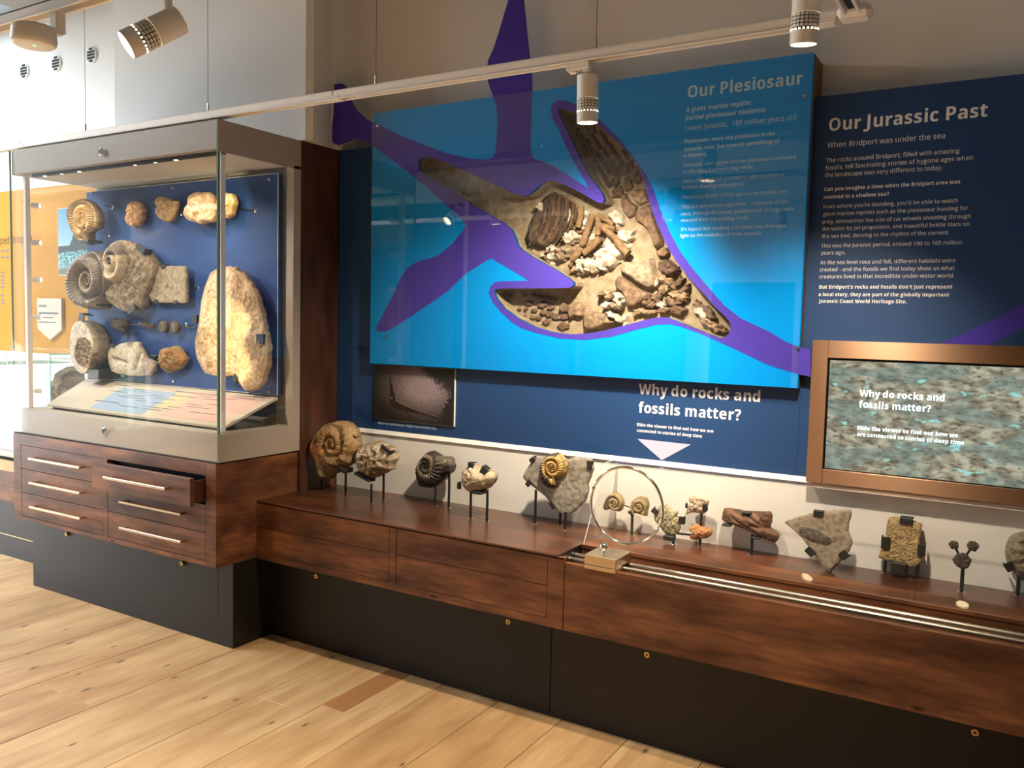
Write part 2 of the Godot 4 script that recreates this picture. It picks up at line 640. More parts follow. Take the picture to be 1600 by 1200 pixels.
func build_room():
	var m := Shape.new()
	m.span(Vector3(-8.7, 0, WALL_Z - 0.2), Vector3(-8.0, ROOF_Y, WALL_Z))
	m.span(Vector3(-8.0, 0, WALL_Z - 0.2), Vector3(-5.24, 0.86, WALL_Z))
	m.span(Vector3(-8.0, 1.272, WALL_Z - 0.2), Vector3(-5.24, ROOF_Y, WALL_Z))
	m.span(Vector3(-5.24, 0, WALL_Z - 0.2), Vector3(3.2, ROOF_Y, WALL_Z))
	struct("wall_back", m, M.wall)
	# the pier above and behind the display case, with a narrow splayed corner
	m = Shape.new()
	var corner := PackedVector2Array([Vector2(-4.534, -WALL_Z), Vector2(-4.534, -0.268), Vector2(-3.035, -0.268), Vector2(-3.008, -0.243), Vector2(-3.064, -0.06), Vector2(-3.064, -0.03), Vector2(-3.034, -WALL_Z)])
	var up := Shape.new()
	up.prism(corner, 2.412, ROOF_Y)
	for k in up.v.size():
		up.v[k] = Vector3(up.v[k].x, up.v[k].z, -up.v[k].y)
		up.n[k] = Vector3(up.n[k].x, up.n[k].z, -up.n[k].y)
	struct("wall_pier", up, M.wall)
	m.span(Vector3(-4.53, 0.89, WALL_Z), Vector3(-3.10, 2.412, 0.262))
	struct("wall_pier_lower", m, M.wall)
	# left wall with two arched windows
	var wl := CSGCombiner3D.new()
	wl.name = "wall_left"
	add_child(wl)
	wl.set_meta("kind", "structure")
	var slab := CSGBox3D.new()
	slab.name = "slab"
	slab.size = Vector3(0.2, ROOF_Y, 6.6)
	slab.position = Vector3(-8.6, ROOF_Y / 2, 3.0)
	wl.add_child(slab)
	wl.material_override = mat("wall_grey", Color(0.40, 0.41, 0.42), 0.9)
	for q in [[2.05, 0.87, 1.04, 0.48], [4.12, 0.25, 1.0, 0.37]]:
		var zc: float = q[0]
		var hw: float = q[1]
		var sp: float = q[2]
		var arch := PackedVector2Array()
		for k in 17:
			var a := PI * k / 16.0
			arch.append(Vector2(hw * cos(a), sp + q[3] * sin(a)))
		arch.append(Vector2(-hw, 0.25))
		arch.append(Vector2(hw, 0.25))
		var cut := CSGPolygon3D.new()
		cut.name = "opening"
		cut.polygon = arch
		cut.depth = 0.6
		cut.operation = CSGShape3D.OPERATION_SUBTRACTION
		cut.rotation.y = PI / 2
		cut.position = Vector3(-8.3, 0, zc)
		wl.add_child(cut, true)
		var w := Node3D.new()
		w.name = "window_1" if zc < 3 else "window_2"
		w.set_meta("kind", "structure")
		add_child(w)
		var pane := Shape.new()
		pane.span(Vector3(-8.585, 0.25, zc - hw), Vector3(-8.58, sp + q[3], zc + hw))
		part("pane", pane, M.glass, w)
		var fr := Shape.new()
		for dz in [-hw + 0.02, 0.0, hw - 0.02]:
			fr.span(Vector3(-8.60, 0.25, zc + dz - 0.02), Vector3(-8.55, sp + q[3] if dz == 0.0 else sp, zc + dz + 0.02))
		fr.span(Vector3(-8.60, 0.25, zc - hw), Vector3(-8.55, 0.29, zc + hw))
		fr.span(Vector3(-8.60, sp - 0.02, zc - hw), Vector3(-8.55, sp + 0.02, zc + hw))
		part("frame", fr, M.white, w)
	m = Shape.new()
	m.span(Vector3(3.0, 0, -0.3), Vector3(3.2, ROOF_Y, 6.3))
	struct("wall_right", m, M.wall)
	m = Shape.new()
	m.span(Vector3(-8.7, 0, 6.1), Vector3(3.2, ROOF_Y, 6.3))
	struct("wall_front", m, M.wall)
	var d := Node3D.new()
	d.name = "door_1"
	d.set_meta("kind", "structure")
	add_child(d)
	m = Shape.new()
	m.span(Vector3(-3.0, 0, 6.04), Vector3(-2.1, 2.05, 6.1), 0.004)
	part("leaf", m, M.plinth, d)
	m = Shape.new()
	m.span(Vector3(-3.08, 0, 6.03), Vector3(-3.0, 2.13, 6.1))
	m.span(Vector3(-2.1, 0, 6.03), Vector3(-2.02, 2.13, 6.1))
	m.span(Vector3(-3.0, 2.05, 6.03), Vector3(-2.1, 2.13, 6.1))
	part("frame", m, M.white, d)
	for q in [[-8.2, -6.4, "tall dark display board opposite, in the corner by the arched window wall"], [-6.2, -4.7, "tall dark display board opposite, second from the arched window wall"], [-4.55, -3.3, "tall dark display board opposite, beside the door on its window side"], [-1.8, 0.6, "wide dark display board opposite, beside the door on its far side"], [0.8, 2.8, "tall dark display board opposite, in the corner furthest from the arched window"]]:
		var dp := thing("display_stand", q[2], "panel", Vector3((q[0] + q[1]) / 2, 0, 6.0), "stands on the opposite wall")
		m = Shape.new()
		m.span(Vector3(q[0], 0.1, 5.9), Vector3(q[1], 3.1, 6.09), 0.004)
		part("board", m, M.opposite, dp)
		m = Shape.new()
		m.span(Vector3(q[0] + 0.02, 0.0, 5.93), Vector3(q[1] - 0.02, 0.1, 6.09))
		part("plinth", m, M.plinth, dp)
	# ceiling with the rooflight at the left end
	m = Shape.new()
	m.span(Vector3(-8.7, ROOF_Y, -0.3), Vector3(3.2, ROOF_Y + 0.2, -0.04))
	m.span(Vector3(-8.7, ROOF_Y, 3.8), Vector3(3.2, ROOF_Y + 0.2, 6.3))
	m.span(Vector3(-5.85, ROOF_Y, -0.04), Vector3(3.2, ROOF_Y + 0.2, 3.8))
	m.span(Vector3(-8.7, ROOF_Y, -0.04), Vector3(-8.3, ROOF_Y + 0.2, 3.8))
	struct("ceiling", m, M.ceiling)
	var rl := Node3D.new()
	rl.name = "window_3"
	rl.set_meta("kind", "structure")
	add_child(rl)
	m = Shape.new()
	m.span(Vector3(-8.3, ROOF_Y + 0.1, -0.04), Vector3(-5.85, ROOF_Y + 0.106, 3.8))
	part("pane", m, M.glass, rl)
	# low window under the yellow panel
	var lw := Node3D.new()
	lw.name = "window_4"
	lw.set_meta("kind", "structure")
	add_child(lw)
	m = Shape.new()
	m.span(Vector3(-8.0, 0.86, -0.22), Vector3(-5.24, 1.272, -0.214))
	part("pane", m, M.glass, lw)
	m = Shape.new()
	m.span(Vector3(-8.0, 1.20, -0.23), Vector3(-5.24, 1.222, -0.19))
	m.span(Vector3(-8.0, 0.86, -0.23), Vector3(-5.24, 0.885, -0.19))
	part("frame", m, M.white, lw)
	# round ventilation grilles high on the wall
	var vents := [[40, 112], [90, 99], [145, 87.5]]
	for k in 3:
		var c := P(vents[k][0], vents[k][1], WALL_Z)
		c = Vector3(c.x, 3.233, WALL_Z)
		var t := thing("wall_vent", ["round white ventilation grille, left one of three high on the white wall", "round white ventilation grille, middle one of three high on the white wall", "round white ventilation grille beside the pier, right one of three high up"][k], "vent", c, "round wall vents")
		m = Shape.new()
		m.lathe(c, Vector3(0, 0, 1), [[0.0, 0.0], [0.052, 0.0], [0.052, 0.012], [0.046, 0.014], [0.0, 0.014]])
		part("rim", m, M.white, t)
		for r in 5:
			for q in 4:
				var y := (r - 2) * 0.019
				var x := (q - 1.5) * 0.021
				if Vector2(x, y).length() < 0.045:
					m = Shape.new()
					m.box(c + Vector3(x, y, 0.0145), Vector3(0.0185, 0.0150, 0.003), 0.001)
					part("slot", m, M.mesh_black, t)
	# outside
	m = Shape.new()
	m.span(Vector3(-40, -0.6, -30), Vector3(-8.75, -0.5, 30))
	m.span(Vector3(-8.75, -0.6, -30), Vector3(8, -0.5, -0.4))
	struct("ground", m, mat("lawn", Color(0.24, 0.36, 0.13), 0.95))
	m = Shape.new()
	m.span(Vector3(-30, -0.5, -5.2), Vector3(-4, -0.48, -2.4))
	struct("path", m, mat("paving", Color(0.40, 0.45, 0.52), 0.9))

func build_floor():
	var fl := Node3D.new()
	fl.name = "floor"
	fl.set_meta("kind", "structure")
	add_child(fl)
	var m := Shape.new()
	m.span(Vector3(-8.7, -0.12, -0.3), Vector3(3.2, -0.022, 6.3))
	part("subfloor", m, M.dark_gap, fl)
	var seams := [-8.5, -8.12, -7.75, -7.38, -7.0, -6.63, -6.25, -5.88, -5.52, -5.2, -4.86, -4.552, -4.2, -3.80, -3.45, -3.06, -2.61, -2.334, -2.045, -1.763, -1.47, -1.19, -0.90, -0.62, -0.33, 0.0, 0.3, 0.6, 0.95, 1.3, 1.7, 2.1, 2.55, 3.0]
	var rng := RandomNumberGenerator.new()
	rng.seed = 12
	for k in seams.size() - 1:
		var z := 0.35
		while z < 6.1:
			var l := rng.randf_range(1.9, 3.4)
			if z < 0.4:
				l = rng.randf_range(0.7, 2.6)
			var e: float = min(z + l, 6.1)
			var tone := rng.randi_range(0, 2)
			# the short darker board let in against the plinth
			if k == 17:
				if z < 0.4:
					e = 0.72
				tone = 1
			if k == 16 and z < 0.4:
				e = 0.95
			m = Shape.new()
			m.span(Vector3(seams[k] + 0.0012, -0.022, z), Vector3(seams[k + 1] - 0.0012, rng.randf_range(-0.0006, 0.0), e - 0.0016), 0.0015)
			part("plank", m, M["pine_%d" % tone], fl)
			z = e
	# narrow darker insert seen in front of the bench plinth
	var a := PY(505, 1103, 0.0)
	m = Shape.new()
	m.span(Vector3(-2.334, -0.01, 0.432), Vector3(-2.22, 0.0012, 0.86), 0.001)
	part("plank", m, M.pine_3, fl)

# ---------------------------------------------------------------- light tracks and lamps
func track_bar(m: Shape, a: Vector3, b: Vector3):
	# a channel: two cheeks, a web and two lips
	var d := (b - a)
	var along := d.abs()
	var c := (a + b) * 0.5
	var w := 0.036
	var side := Vector3(0, 0, 1) if along.x > along.z else Vector3(1, 0, 0)
	var ln := Vector3(along.x, 0, 0) if along.x > along.z else Vector3(0, 0, along.z)
	m.box(c + Vector3(0, 0.014, 0), ln + side * w + Vector3(0, 0.006, 0), 0.001)
	for s in [-1.0, 1.0]:
		m.box(c + side * s * (w / 2 - 0.002), ln + side * 0.004 + Vector3(0, 0.034, 0), 0.0008)
		m.box(c + side * s * (w / 2 + 0.001) + Vector3(0, -0.0165, 0), ln + side * 0.008 + Vector3(0, 0.003, 0), 0.0008)

func lamp(root: Node3D, c: Vector3, d: Vector3, lit: bool):
	# c: middle of the can, d: the way it shines
	var r := 0.036
	var h := 0.155
	var m := Shape.new()
	var back := c - d * h * 0.5
	m.lathe(back, d, [[0.0, 0.0], [r - 0.002, 0.0], [r, 0.002], [r, h * 0.5]], 36)
	part("can", m, M.lamp_body, root)
	m = Shape.new()
	m.lathe(back, d, [[r, h * 0.78], [r, h], [r - 0.003, h], [r - 0.005, h - 0.02]], 36)
	part("front_collar", m, M.lamp_body, root)
	m = Shape.new()
	m.lathe(back, d, [[r - 0.002, h * 0.5], [r - 0.002, h * 0.78]], 36)
	part("heat_sink", m, M.mesh_black, root)
	# the cast grid of small square cooling cells
	m = Shape.new()
	var f := Shape.frame(d)
	for row in 4:
		for k in 20:
			var a := TAU * k / 20.0
			var o: Vector3 = f[0] * cos(a) + f[1] * sin(a)
			var tn: Vector3 = d.cross(o)
			m.box(back + d * (h * (0.515 + 0.058 * row + 0.02)) + o * (r - 0.0015), Vector3(0.0085, 0.0066, 0.003), 0.0, Basis(tn, d, o))
	part("cooling_grid", m, M.lamp_body, root)
	m = Shape.new()
	for k in 20:
		var a := TAU * (k + 0.5) / 20.0
		var o: Vector3 = f[0] * cos(a) + f[1] * sin(a)
		m.box(back + d * (h * 0.765) + o * (r - 0.001), Vector3(0.005, 0.004, 0.003), 0.0, Basis(d.cross(o), d, o))
	part("glow_slot", m, M.led_soft, root)
	m = Shape.new()
	m.lathe(back, d, [[0.0, h - 0.012], [r - 0.005, h - 0.012]], 36)
	part("lens", m, M.lamp_face if lit else M.led_soft, root)

func track_adapter(root: Node3D, at: Vector3):
	var m := Shape.new()
	m.box(at + Vector3(-0.012, -0.030, 0), Vector3(0.085, 0.026, 0.034), 0.003)
	m.box(at + Vector3(0.018, -0.046, 0), Vector3(0.022, 0.010, 0.026), 0.003)
	m.box(at + Vector3(-0.034, -0.046, 0), Vector3(0.028, 0.008, 0.022), 0.003)
	part("adapter", m, M.track, root)

func suspension(at: Vector3, label: String):
	var t := thing("suspension_cable", label, "cable", at + Vector3(0, 0.017, 0), "track suspension cables")
	var m := Shape.new()
	m.cyl(at + Vector3(0, 0.017, 0), at + Vector3(0, 0.055, 0), 0.004, 10)
	m.box(at + Vector3(-0.012, 0.020, 0), Vector3(0.034, 0.006, 0.012), 0.002)
	part("clamp", m, M.chrome, t)
	m = Shape.new()
	m.cyl(at + Vector3(0, 0.055, 0), Vector3(at.x, ROOF_Y, at.z), 0.0013, 6)
	part("wire", m, M.print_grey, t)

func build_tracks():
	var z0 := 0.72
	var right_x := -0.459
	var t := thing("light_track", "long white lighting track crossing in front of the case and plesiosaur panel", "light track", Vector3(-2.6, TRACK_Y, z0))
	var m := Shape.new()
	track_bar(m, Vector3(-8.3, TRACK_Y, z0), Vector3(-4.66, TRACK_Y, z0))
	track_bar(m, Vector3(-4.656, TRACK_Y, z0), Vector3(-2.42, TRACK_Y, z0))
	track_bar(m, Vector3(-2.416, TRACK_Y, z0), Vector3(right_x - 0.05, TRACK_Y, z0))
	part("channel", m, M.track, t)
	for x in [-4.66, -2.42, right_x - 0.09]:
		m = Shape.new()
		m.box(Vector3(x, TRACK_Y - 0.012, z0), Vector3(0.07, 0.016, 0.041), 0.002)
		part("joiner", m, M.track, t)
	m = Shape.new()
	m.box(Vector3(right_x, TRACK_Y, z0 + 0.01), Vector3(0.09, 0.036, 0.075), 0.012)
	part("corner_connector", m, M.track, t)
	t = thing("light_track", "white lighting track running forward from the corner above the right end", "light track", Vector3(right_x, TRACK_Y, 2.4))
	m = Shape.new()
	track_bar(m, Vector3(right_x, TRACK_Y, z0 + 0.052), Vector3(right_x, TRACK_Y, 4.8))
	part("channel", m, M.track, t)
	m = Shape.new()
	m.span(Vector3(right_x - 0.010, TRACK_Y - 0.004, z0 + 0.06), Vector3(right_x + 0.010, TRACK_Y - 0.001, 4.78))
	part("contact_strip", m, M.mesh_black, t)
	t = thing("light_track", "beige lighting track in the upper left corner carrying the round sensor", "light track", Vector3(-4.0, TRACK_Y, 1.83))
	m = Shape.new()
	track_bar(m, Vector3(-6.4, TRACK_Y, 1.83), Vector3(-0.52, TRACK_Y, 1.83))
	part("channel", m, M.track, t)
	t = thing("light_track", "white lighting track behind the viewer, out of the picture", "light track", Vector3(-2.4, TRACK_Y, 2.9))
	m = Shape.new()
	track_bar(m, Vector3(-6.0, TRACK_Y, 2.9), Vector3(-0.48, TRACK_Y, 2.9))
	part("channel", m, M.track, t)
	var wires := [[134, 205, "thin steel suspension cable beside the right wall vent"], [325, 175, "thin steel suspension cable in front of the white pier"], [587, 133, "thin steel suspension cable just right of the pier corner"], [931, 80, "thin steel suspension cable above the hanging white spotlight"]]
	for w in wires:
		var p := P(w[0], w[1], z0)
		suspension(Vector3(p.x, TRACK_Y, z0), w[2])
	for x in [-4.5, -1.0]:
		suspension(Vector3(x, TRACK_Y, 1.83), "thin steel suspension cable holding the nearer track, %s" % ("window end" if x < -2 else "screen end"))
	# lamps
	t = thing("track_spotlight", "white cylindrical track spotlight hanging in front of the plesiosaur panel", "spotlight", LAMP2, "track spotlights")
	lamp(t, LAMP2, Vector3(0.0, -1, -0.05).normalized(), true)
	track_adapter(t, Vector3(LAMP2.x - 0.01, TRACK_Y, z0))
	m = Shape.new()
	m.cyl(LAMP2 + Vector3(0, 0.078, 0.01), Vector3(LAMP2.x, TRACK_Y - 0.045, z0), 0.006, 10)
	part("stem", m, M.track, t)
	t = thing("track_spotlight", "white track spotlight cut off by the top edge near the track corner", "spotlight", LAMP3, "track spotlights")
	lamp(t, LAMP3, Vector3(-0.05, -1, -0.12).normalized(), true)
	track_adapter(t, Vector3(LAMP3.x + 0.02, TRACK_Y + 0.075, LAMP3.z))
	m = Shape.new()
	m.cyl(LAMP3 + Vector3(0, 0.07, 0), LAMP3 + Vector3(0.03, 0.10, 0.01), 0.006, 10)
	m.box(Vector3(right_x - 0.035, TRACK_Y + 0.03, LAMP3.z), Vector3(0.13, 0.012, 0.03), 0.003)
	part("bracket", m, M.track, t)
	t = thing("track_spotlight", "lit white track spotlight tilted down to the left in front of the pier", "spotlight", LAMP1, "track spotlights")
	var d1 := Vector3(-0.42, -0.56, 0.71).normalized()
	lamp(t, LAMP1, d1, true)
	track_adapter(t, Vector3(LAMP1.x - 0.02, TRACK_Y, 1.83))
	m = Shape.new()
	m.box((LAMP1 - d1 * 0.05 + Vector3(LAMP1.x - 0.03, TRACK_Y - 0.045, 1.83)) * 0.5, Vector3(0.012, 0.14, 0.02), 0.003)
	part("bracket", m, M.track, t)
	spot("track_spot_light", LAMP1 + d1 * 0.085, LAMP1 + d1 * 2.0, 45.0, 1.6, WARM, 0.03, 1.0)
	# other lamps of the same tracks, out of the picture
	var more := [[Vector3(-3.55, 2.31, 1.83), Vector3(-3.9, 1.2, 0.5), 40.0, 2.0, 1.83], [Vector3(-0.2, 2.31, 1.83), Vector3(-0.3, 0.0, 2.0), 32.0, 2.4, 1.83], [Vector3(-1.0, 2.31, 1.83), Vector3(-1.35, 0.0, 1.85), 34.0, 4.2, 1.83], [Vector3(-3.2, 2.31, 1.83), Vector3(-3.0, 0.0, 1.95), 36.0, 1.8, 1.83], [Vector3(-1.5, 2.31, 2.9), Vector3(-1.5, 0.0, 3.4), 40.0, 6.0, 2.9], [Vector3(-3.5, 2.31, 2.9), Vector3(-3.5, 0.0, 3.4), 40.0, 6.0, 2.9]]
	for q in more:
		var tt := thing("track_spotlight", ["white track spotlight beyond the left edge aimed at the display case", "white track spotlight over the floor in front of the screen, above the picture", "white track spotlight over the floor in front of the magnifier, above the picture", "white track spotlight over the floor in front of the drawer unit", "white track spotlight on the rear track behind the magnifier end", "white track spotlight on the rear track toward the window end"][more.find(q)], "spotlight", q[0], "track spotlights")
		var dd: Vector3 = (q[1] - q[0]).normalized()
		lamp(tt, q[0], dd, true)
		track_adapter(tt, Vector3(q[0].x, TRACK_Y, q[4]))
		m = Shape.new()
		m.cyl(q[0] - dd * 0.07, Vector3(q[0].x, TRACK_Y - 0.045, q[4]), 0.006, 10)
		part("stem", m, M.track, tt)
		spot("track_spot_light", q[0] + dd * 0.085, q[1], q[2], q[3], WARM, 0.03, 1.0)
	# round sensor hanging from the upper left track
	var s := P(53, 53, 1.90)
	t = thing("ceiling_sensor", "round white sensor with a green light under the upper left track", "sensor", s)
	m = Shape.new()
	m.lathe(s + Vector3(0, -0.035, 0), Vector3.UP, [[0.0, 0.0], [0.050, 0.001], [0.057, 0.006], [0.060, 0.018], [0.057, 0.048], [0.052, 0.055], [0.0, 0.056]], 40, false)
	part("housing", m, M.lamp_body, t)
	m = Shape.new()
	m.span(s + Vector3(-0.016, 0.018, -0.085), s + Vector3(0.020, TRACK_Y - s.y - 0.018, -0.055), 0.004)
	m.span(s + Vector3(-0.018, 0.012, -0.075), s + Vector3(0.022, 0.03, -0.02), 0.003)
	part("bracket", m, M.track, t)
	m = Shape.new()
	m.lathe(s + Vector3(0.012, -0.0365, 0.006), Vector3.UP, [[0.0, 0.0], [0.004, 0.0], [0.004, 0.003]], 12)
	part("indicator", m, M.green_led, t)

# ---------------------------------------------------------------- lettering
var fonts := {}

func text_mesh(s: String, bold: bool) -> TextMesh:
	var key := "b" if bold else "r"
	if not fonts.has(key):
		var f := SystemFont.new()
		f.font_names = PackedStringArray(["Droid Sans"])
		f.font_weight = 700 if bold else 400
		fonts[key] = f
	var t := TextMesh.new()
	t.font = fonts[key]
	t.text = s
	t.font_size = 48
	t.pixel_size = 0.01
	t.depth = 0.02
	t.curve_step = 3.0 if bold else 5.0
	t.horizontal_alignment = HORIZONTAL_ALIGNMENT_LEFT
	t.vertical_alignment = VERTICAL_ALIGNMENT_BOTTOM
	return t

# lays one line flat on an upright plane: left end and base line at pl, right end at pr (pixels), letter height x wide
func letter_line(m: Shape, s: String, px: float, py: float, rx: float, z: float, bold: bool, size := 0.0):
	var a := P(px, py, z)
	var b := P(rx, py, z)
	var t := text_mesh(s, bold)
	var bb := t.get_aabb()
	var kx := (b.x - a.x) / bb.size.x
	var ky := kx if size <= 0.0 else size / 0.34
	m.add(t, Transform3D(Basis(Vector3(kx, 0, 0), Vector3(0, ky, 0), Vector3(0, 0, 0.03)), Vector3(a.x - bb.position.x * kx, a.y - 0.12 * ky, z + 0.0002)))


func lines(called: String, rows: Array, z: float, bold: bool, material: Material, o: Node3D, size := 0.0):
	var m := Shape.new()
	for r in rows:
		letter_line(m, r[0], r[1], r[2], r[3], z, bold, size)
	part(called, m, material, o)

# ---------------------------------------------------------------- dark blue wall panels, white backboard
func build_wall_panels():
	var t := thing("text_panel", "dark blue wall panel with white Our Jurassic Past lettering and picture", "panel", Vector3(-1.0, 0.9945, 0))
	var m := Shape.new()
	m.span(Vector3(-3.0600, 0.9945, -0.108), Vector3(-2.8, 2.4107, 0.0), 0.001)
	m.span(Vector3(-2.8, 0.9945, -0.108), Vector3(-0.7158, 1.331, 0.0), 0.001)
	m.span(Vector3(-0.7158, 0.9945, -0.108), Vector3(1.5, 2.4107, 0.0), 0.001)
	part("board", m, M.board_blue, t)
	lines("heading_lettering", [["Our Jurassic Past", 1295, 205, 1541]], 0.0, true, M.print_white, t)
	lines("body_lettering", [
		["When Bridport was under the sea", 1292.5, 231, 1475.5],
		["The rocks around Bridport, filled with amazing", 1290.5, 254, 1498],
		["fossils, tell fascinating stories of bygone ages when", 1289.5, 265.5, 1519],
		["the landscape was very different to today.", 1289, 277, 1472],
		["From where you're standing, you'd be able to watch", 1286.5, 326, 1495.5],
		["giant marine reptiles such as the plesiosaur hunting for", 1286, 337.5, 1512],
		["prey, ammonites the size of car wheels shooting through", 1285, 349.5, 1516],
		["the water by jet-propulsion, and beautiful brittle stars on", 1284.5, 360.5, 1514],
		["the sea bed, dancing to the rhythm of the current.", 1284, 372, 1482.5],
		["This was the Jurassic period, around 190 to 165 million", 1283, 387, 1502],
		["years ago.", 1282.5, 398, 1321],
		["As the sea level rose and fell, different habitats were", 1281.5, 413, 1492.5],
		["created - and the fossils we find today show us what", 1281, 424, 1491],
		["creatures lived in that incredible under-water world.", 1280, 435, 1491]], 0.0, false, M.print_white, t)
	lines("bold_lettering", [
		["Can you imagine a time when the Bridport area was", 1288, 298.7, 1499.5],
		["covered in a shallow sea?", 1287, 311, 1389],
		["But Bridport's rocks and fossils don't just represent", 1280, 451, 1488],
		["a local story, they are part of the globally important", 1279, 462.5, 1483],
		["Jurassic Coast World Heritage Site.", 1279, 473, 1417]], 0.0, true, M.print_white, t)
	lines("heading_lettering", [["Why do rocks and", 998, 615.5, 1188], ["fossils matter?", 997.5, 644.5, 1158]], 0.0, true, M.print_white, t)
	lines("bold_lettering", [["Slide the viewer to find out how we are", 995, 665.5, 1115], ["connected to stories of deep time", 995, 674.5, 1097]], 0.0, true, M.print_white, t)
	lines("caption_lettering", [["What our plesiosaur might have looked like.", 590.5, 662, 683]], 0.0, false, M.print_pale, t)
	m = Shape.new()
	m.prism(flat([Vector2(995.5, 685.5), Vector2(1079.5, 694.5), Vector2(1034, 719)], 0.0), -0.001, 0.0006)
	part("pointer_triangle", m, M.print_lilac, t)
	# the painted neck sweeping up behind the screen
	m = Shape.new()
	var neck := flat([Vector2(1400, 575), Vector2(1470, 537), Vector2(1500, 523), Vector2(1560, 496), Vector2(1600, 474), Vector2(1680, 420), Vector2(1690, 455), Vector2(1600, 512), Vector2(1547, 538), Vector2(1490, 575)], 0.0)
	m.prism(neck, -0.001, 0.0006)
	part("painted_neck", m, M.purple, t)
	# white sill along the foot of the panel, with the white backboard below
	var b := thing("backboard", "white backboard with sloped top lip behind the mounted bench fossils", "backboard", Vector3(-1.0, 0.682, 0))
	m = Shape.new()
	var prof := PackedVector2Array([Vector2(-0.108, 0.60), Vector2(0.006, 0.60), Vector2(0.006, 0.972), Vector2(0.016, 0.975), Vector2(0.002, 0.994), Vector2(-0.108, 0.994)])
	var q := Shape.new()
	q.prism(prof, -3.055, 1.5)
	for k in q.v.size():
		q.v[k] = Vector3(q.v[k].z, q.v[k].y, q.v[k].x)
		q.n[k] = Vector3(q.n[k].z, q.n[k].y, q.n[k].x)
	q.turn_over()
	part("board", q, M.white, b)
	# small picture board
	var pb := thing("picture_board", "small dark picture of a swimming plesiosaur below the blue plesiosaur panel", "picture", Vector3(-2.55, 1.04, 0))
	m = Shape.new()
	m.span(Vector3(-2.80, 1.05, 0.0), Vector3(-2.306, 1.325, 0.011), 0.0005)
	part("board", m, M.print_white, pb)
	m = Shape.new()
	m.picture(Vector3(-2.799, 1.051, 0.0116), Vector3(-2.307, 1.051, 0.0116), Vector3(-2.307, 1.324, 0.0116), Vector3(-2.799, 1.324, 0.0116))
	var im := Image.create(246, 138, false, Image.FORMAT_RGB8)
	for y in 138:
		for x in 246:
			var u := x / 246.0
			var w := y / 138.0
			var q1 := nz.get_noise_2d(x * 0.11, y * 0.09)
			var q2 := nz.get_noise_2d(x * 0.35 + 60.0, y * 0.06)
			var lit := clampf(1.35 - Vector2((u - 0.62) * 1.5, (w - 0.38) * 1.5).length() * 1.4 + q1 * 0.15, 0.0, 1.0)
			var c := Color(0.10, 0.09, 0.075).lerp(Color(0.56, 0.50, 0.52), lit)
			# rocks in the upper right corner and along the right edge
			var edge := (u - 0.62) * 0.95 - w * 0.85 + q2 * 0.16 + 0.04
			if u > 0.6 and edge > 0.0:
				c = Color(0.10, 0.095, 0.075)
			if u > 0.90 + 0.07 * sin(w * 5.0) + q1 * 0.06:
				c = Color(0.10, 0.095, 0.075)
			# the swimming animal: body at the left, long neck to the right
			var sp := 0.60 + 0.32 * pow(clampf((u - 0.2) / 0.62, 0.0, 1.0), 0.55) * 0.85
			var th := 0.0
			if u > 0.18 and u < 0.82:
				th = lerpf(0.095, 0.022, clampf((u - 0.27) / 0.32, 0.0, 1.0)) * (1.0 if u > 0.24 else (u - 0.18) / 0.06)
			if absf(w - sp) < th:
				c = Color(0.13, 0.08, 0.065) if w > sp - th * 0.5 else Color(0.42, 0.36, 0.34)
			for fin in [[0.26, 0.62, 0.18, 0.12], [0.22, 0.55, 0.20, 0.30], [0.34, 0.72, 0.50, 0.95], [0.26, 0.68, 0.20, 0.92]]:
				var pa := Vector2(fin[0], fin[1])
				var pc := Vector2(fin[2], fin[3])
				var cl := Geometry2D.get_closest_point_to_segment(Vector2(u, w), pa, pc)
				if Vector2(u, w).distance_to(cl) < 0.016 * (1.1 - pa.distance_to(cl) / pa.distance_to(pc)):
					c = Color(0.13, 0.09, 0.07)
			im.set_pixel(x, y, c)
	var pm := mat("dark_picture", Color.WHITE, 0.5)
	pm.albedo_texture = ImageTexture.create_from_image(im)
	part("print", m, pm, pb)

# ---------------------------------------------------------------- the plesiosaur panel
const CY_Z := 0.05
const BED_Z := -0.048

func csg_poly(called: String, pts: PackedVector2Array, z0: float, z1: float) -> CSGPolygon3D:
	var c := CSGPolygon3D.new()
	c.name = called
	c.polygon = pts
	c.depth = z1 - z0
	c.position = Vector3(0, 0, z1)
	return c

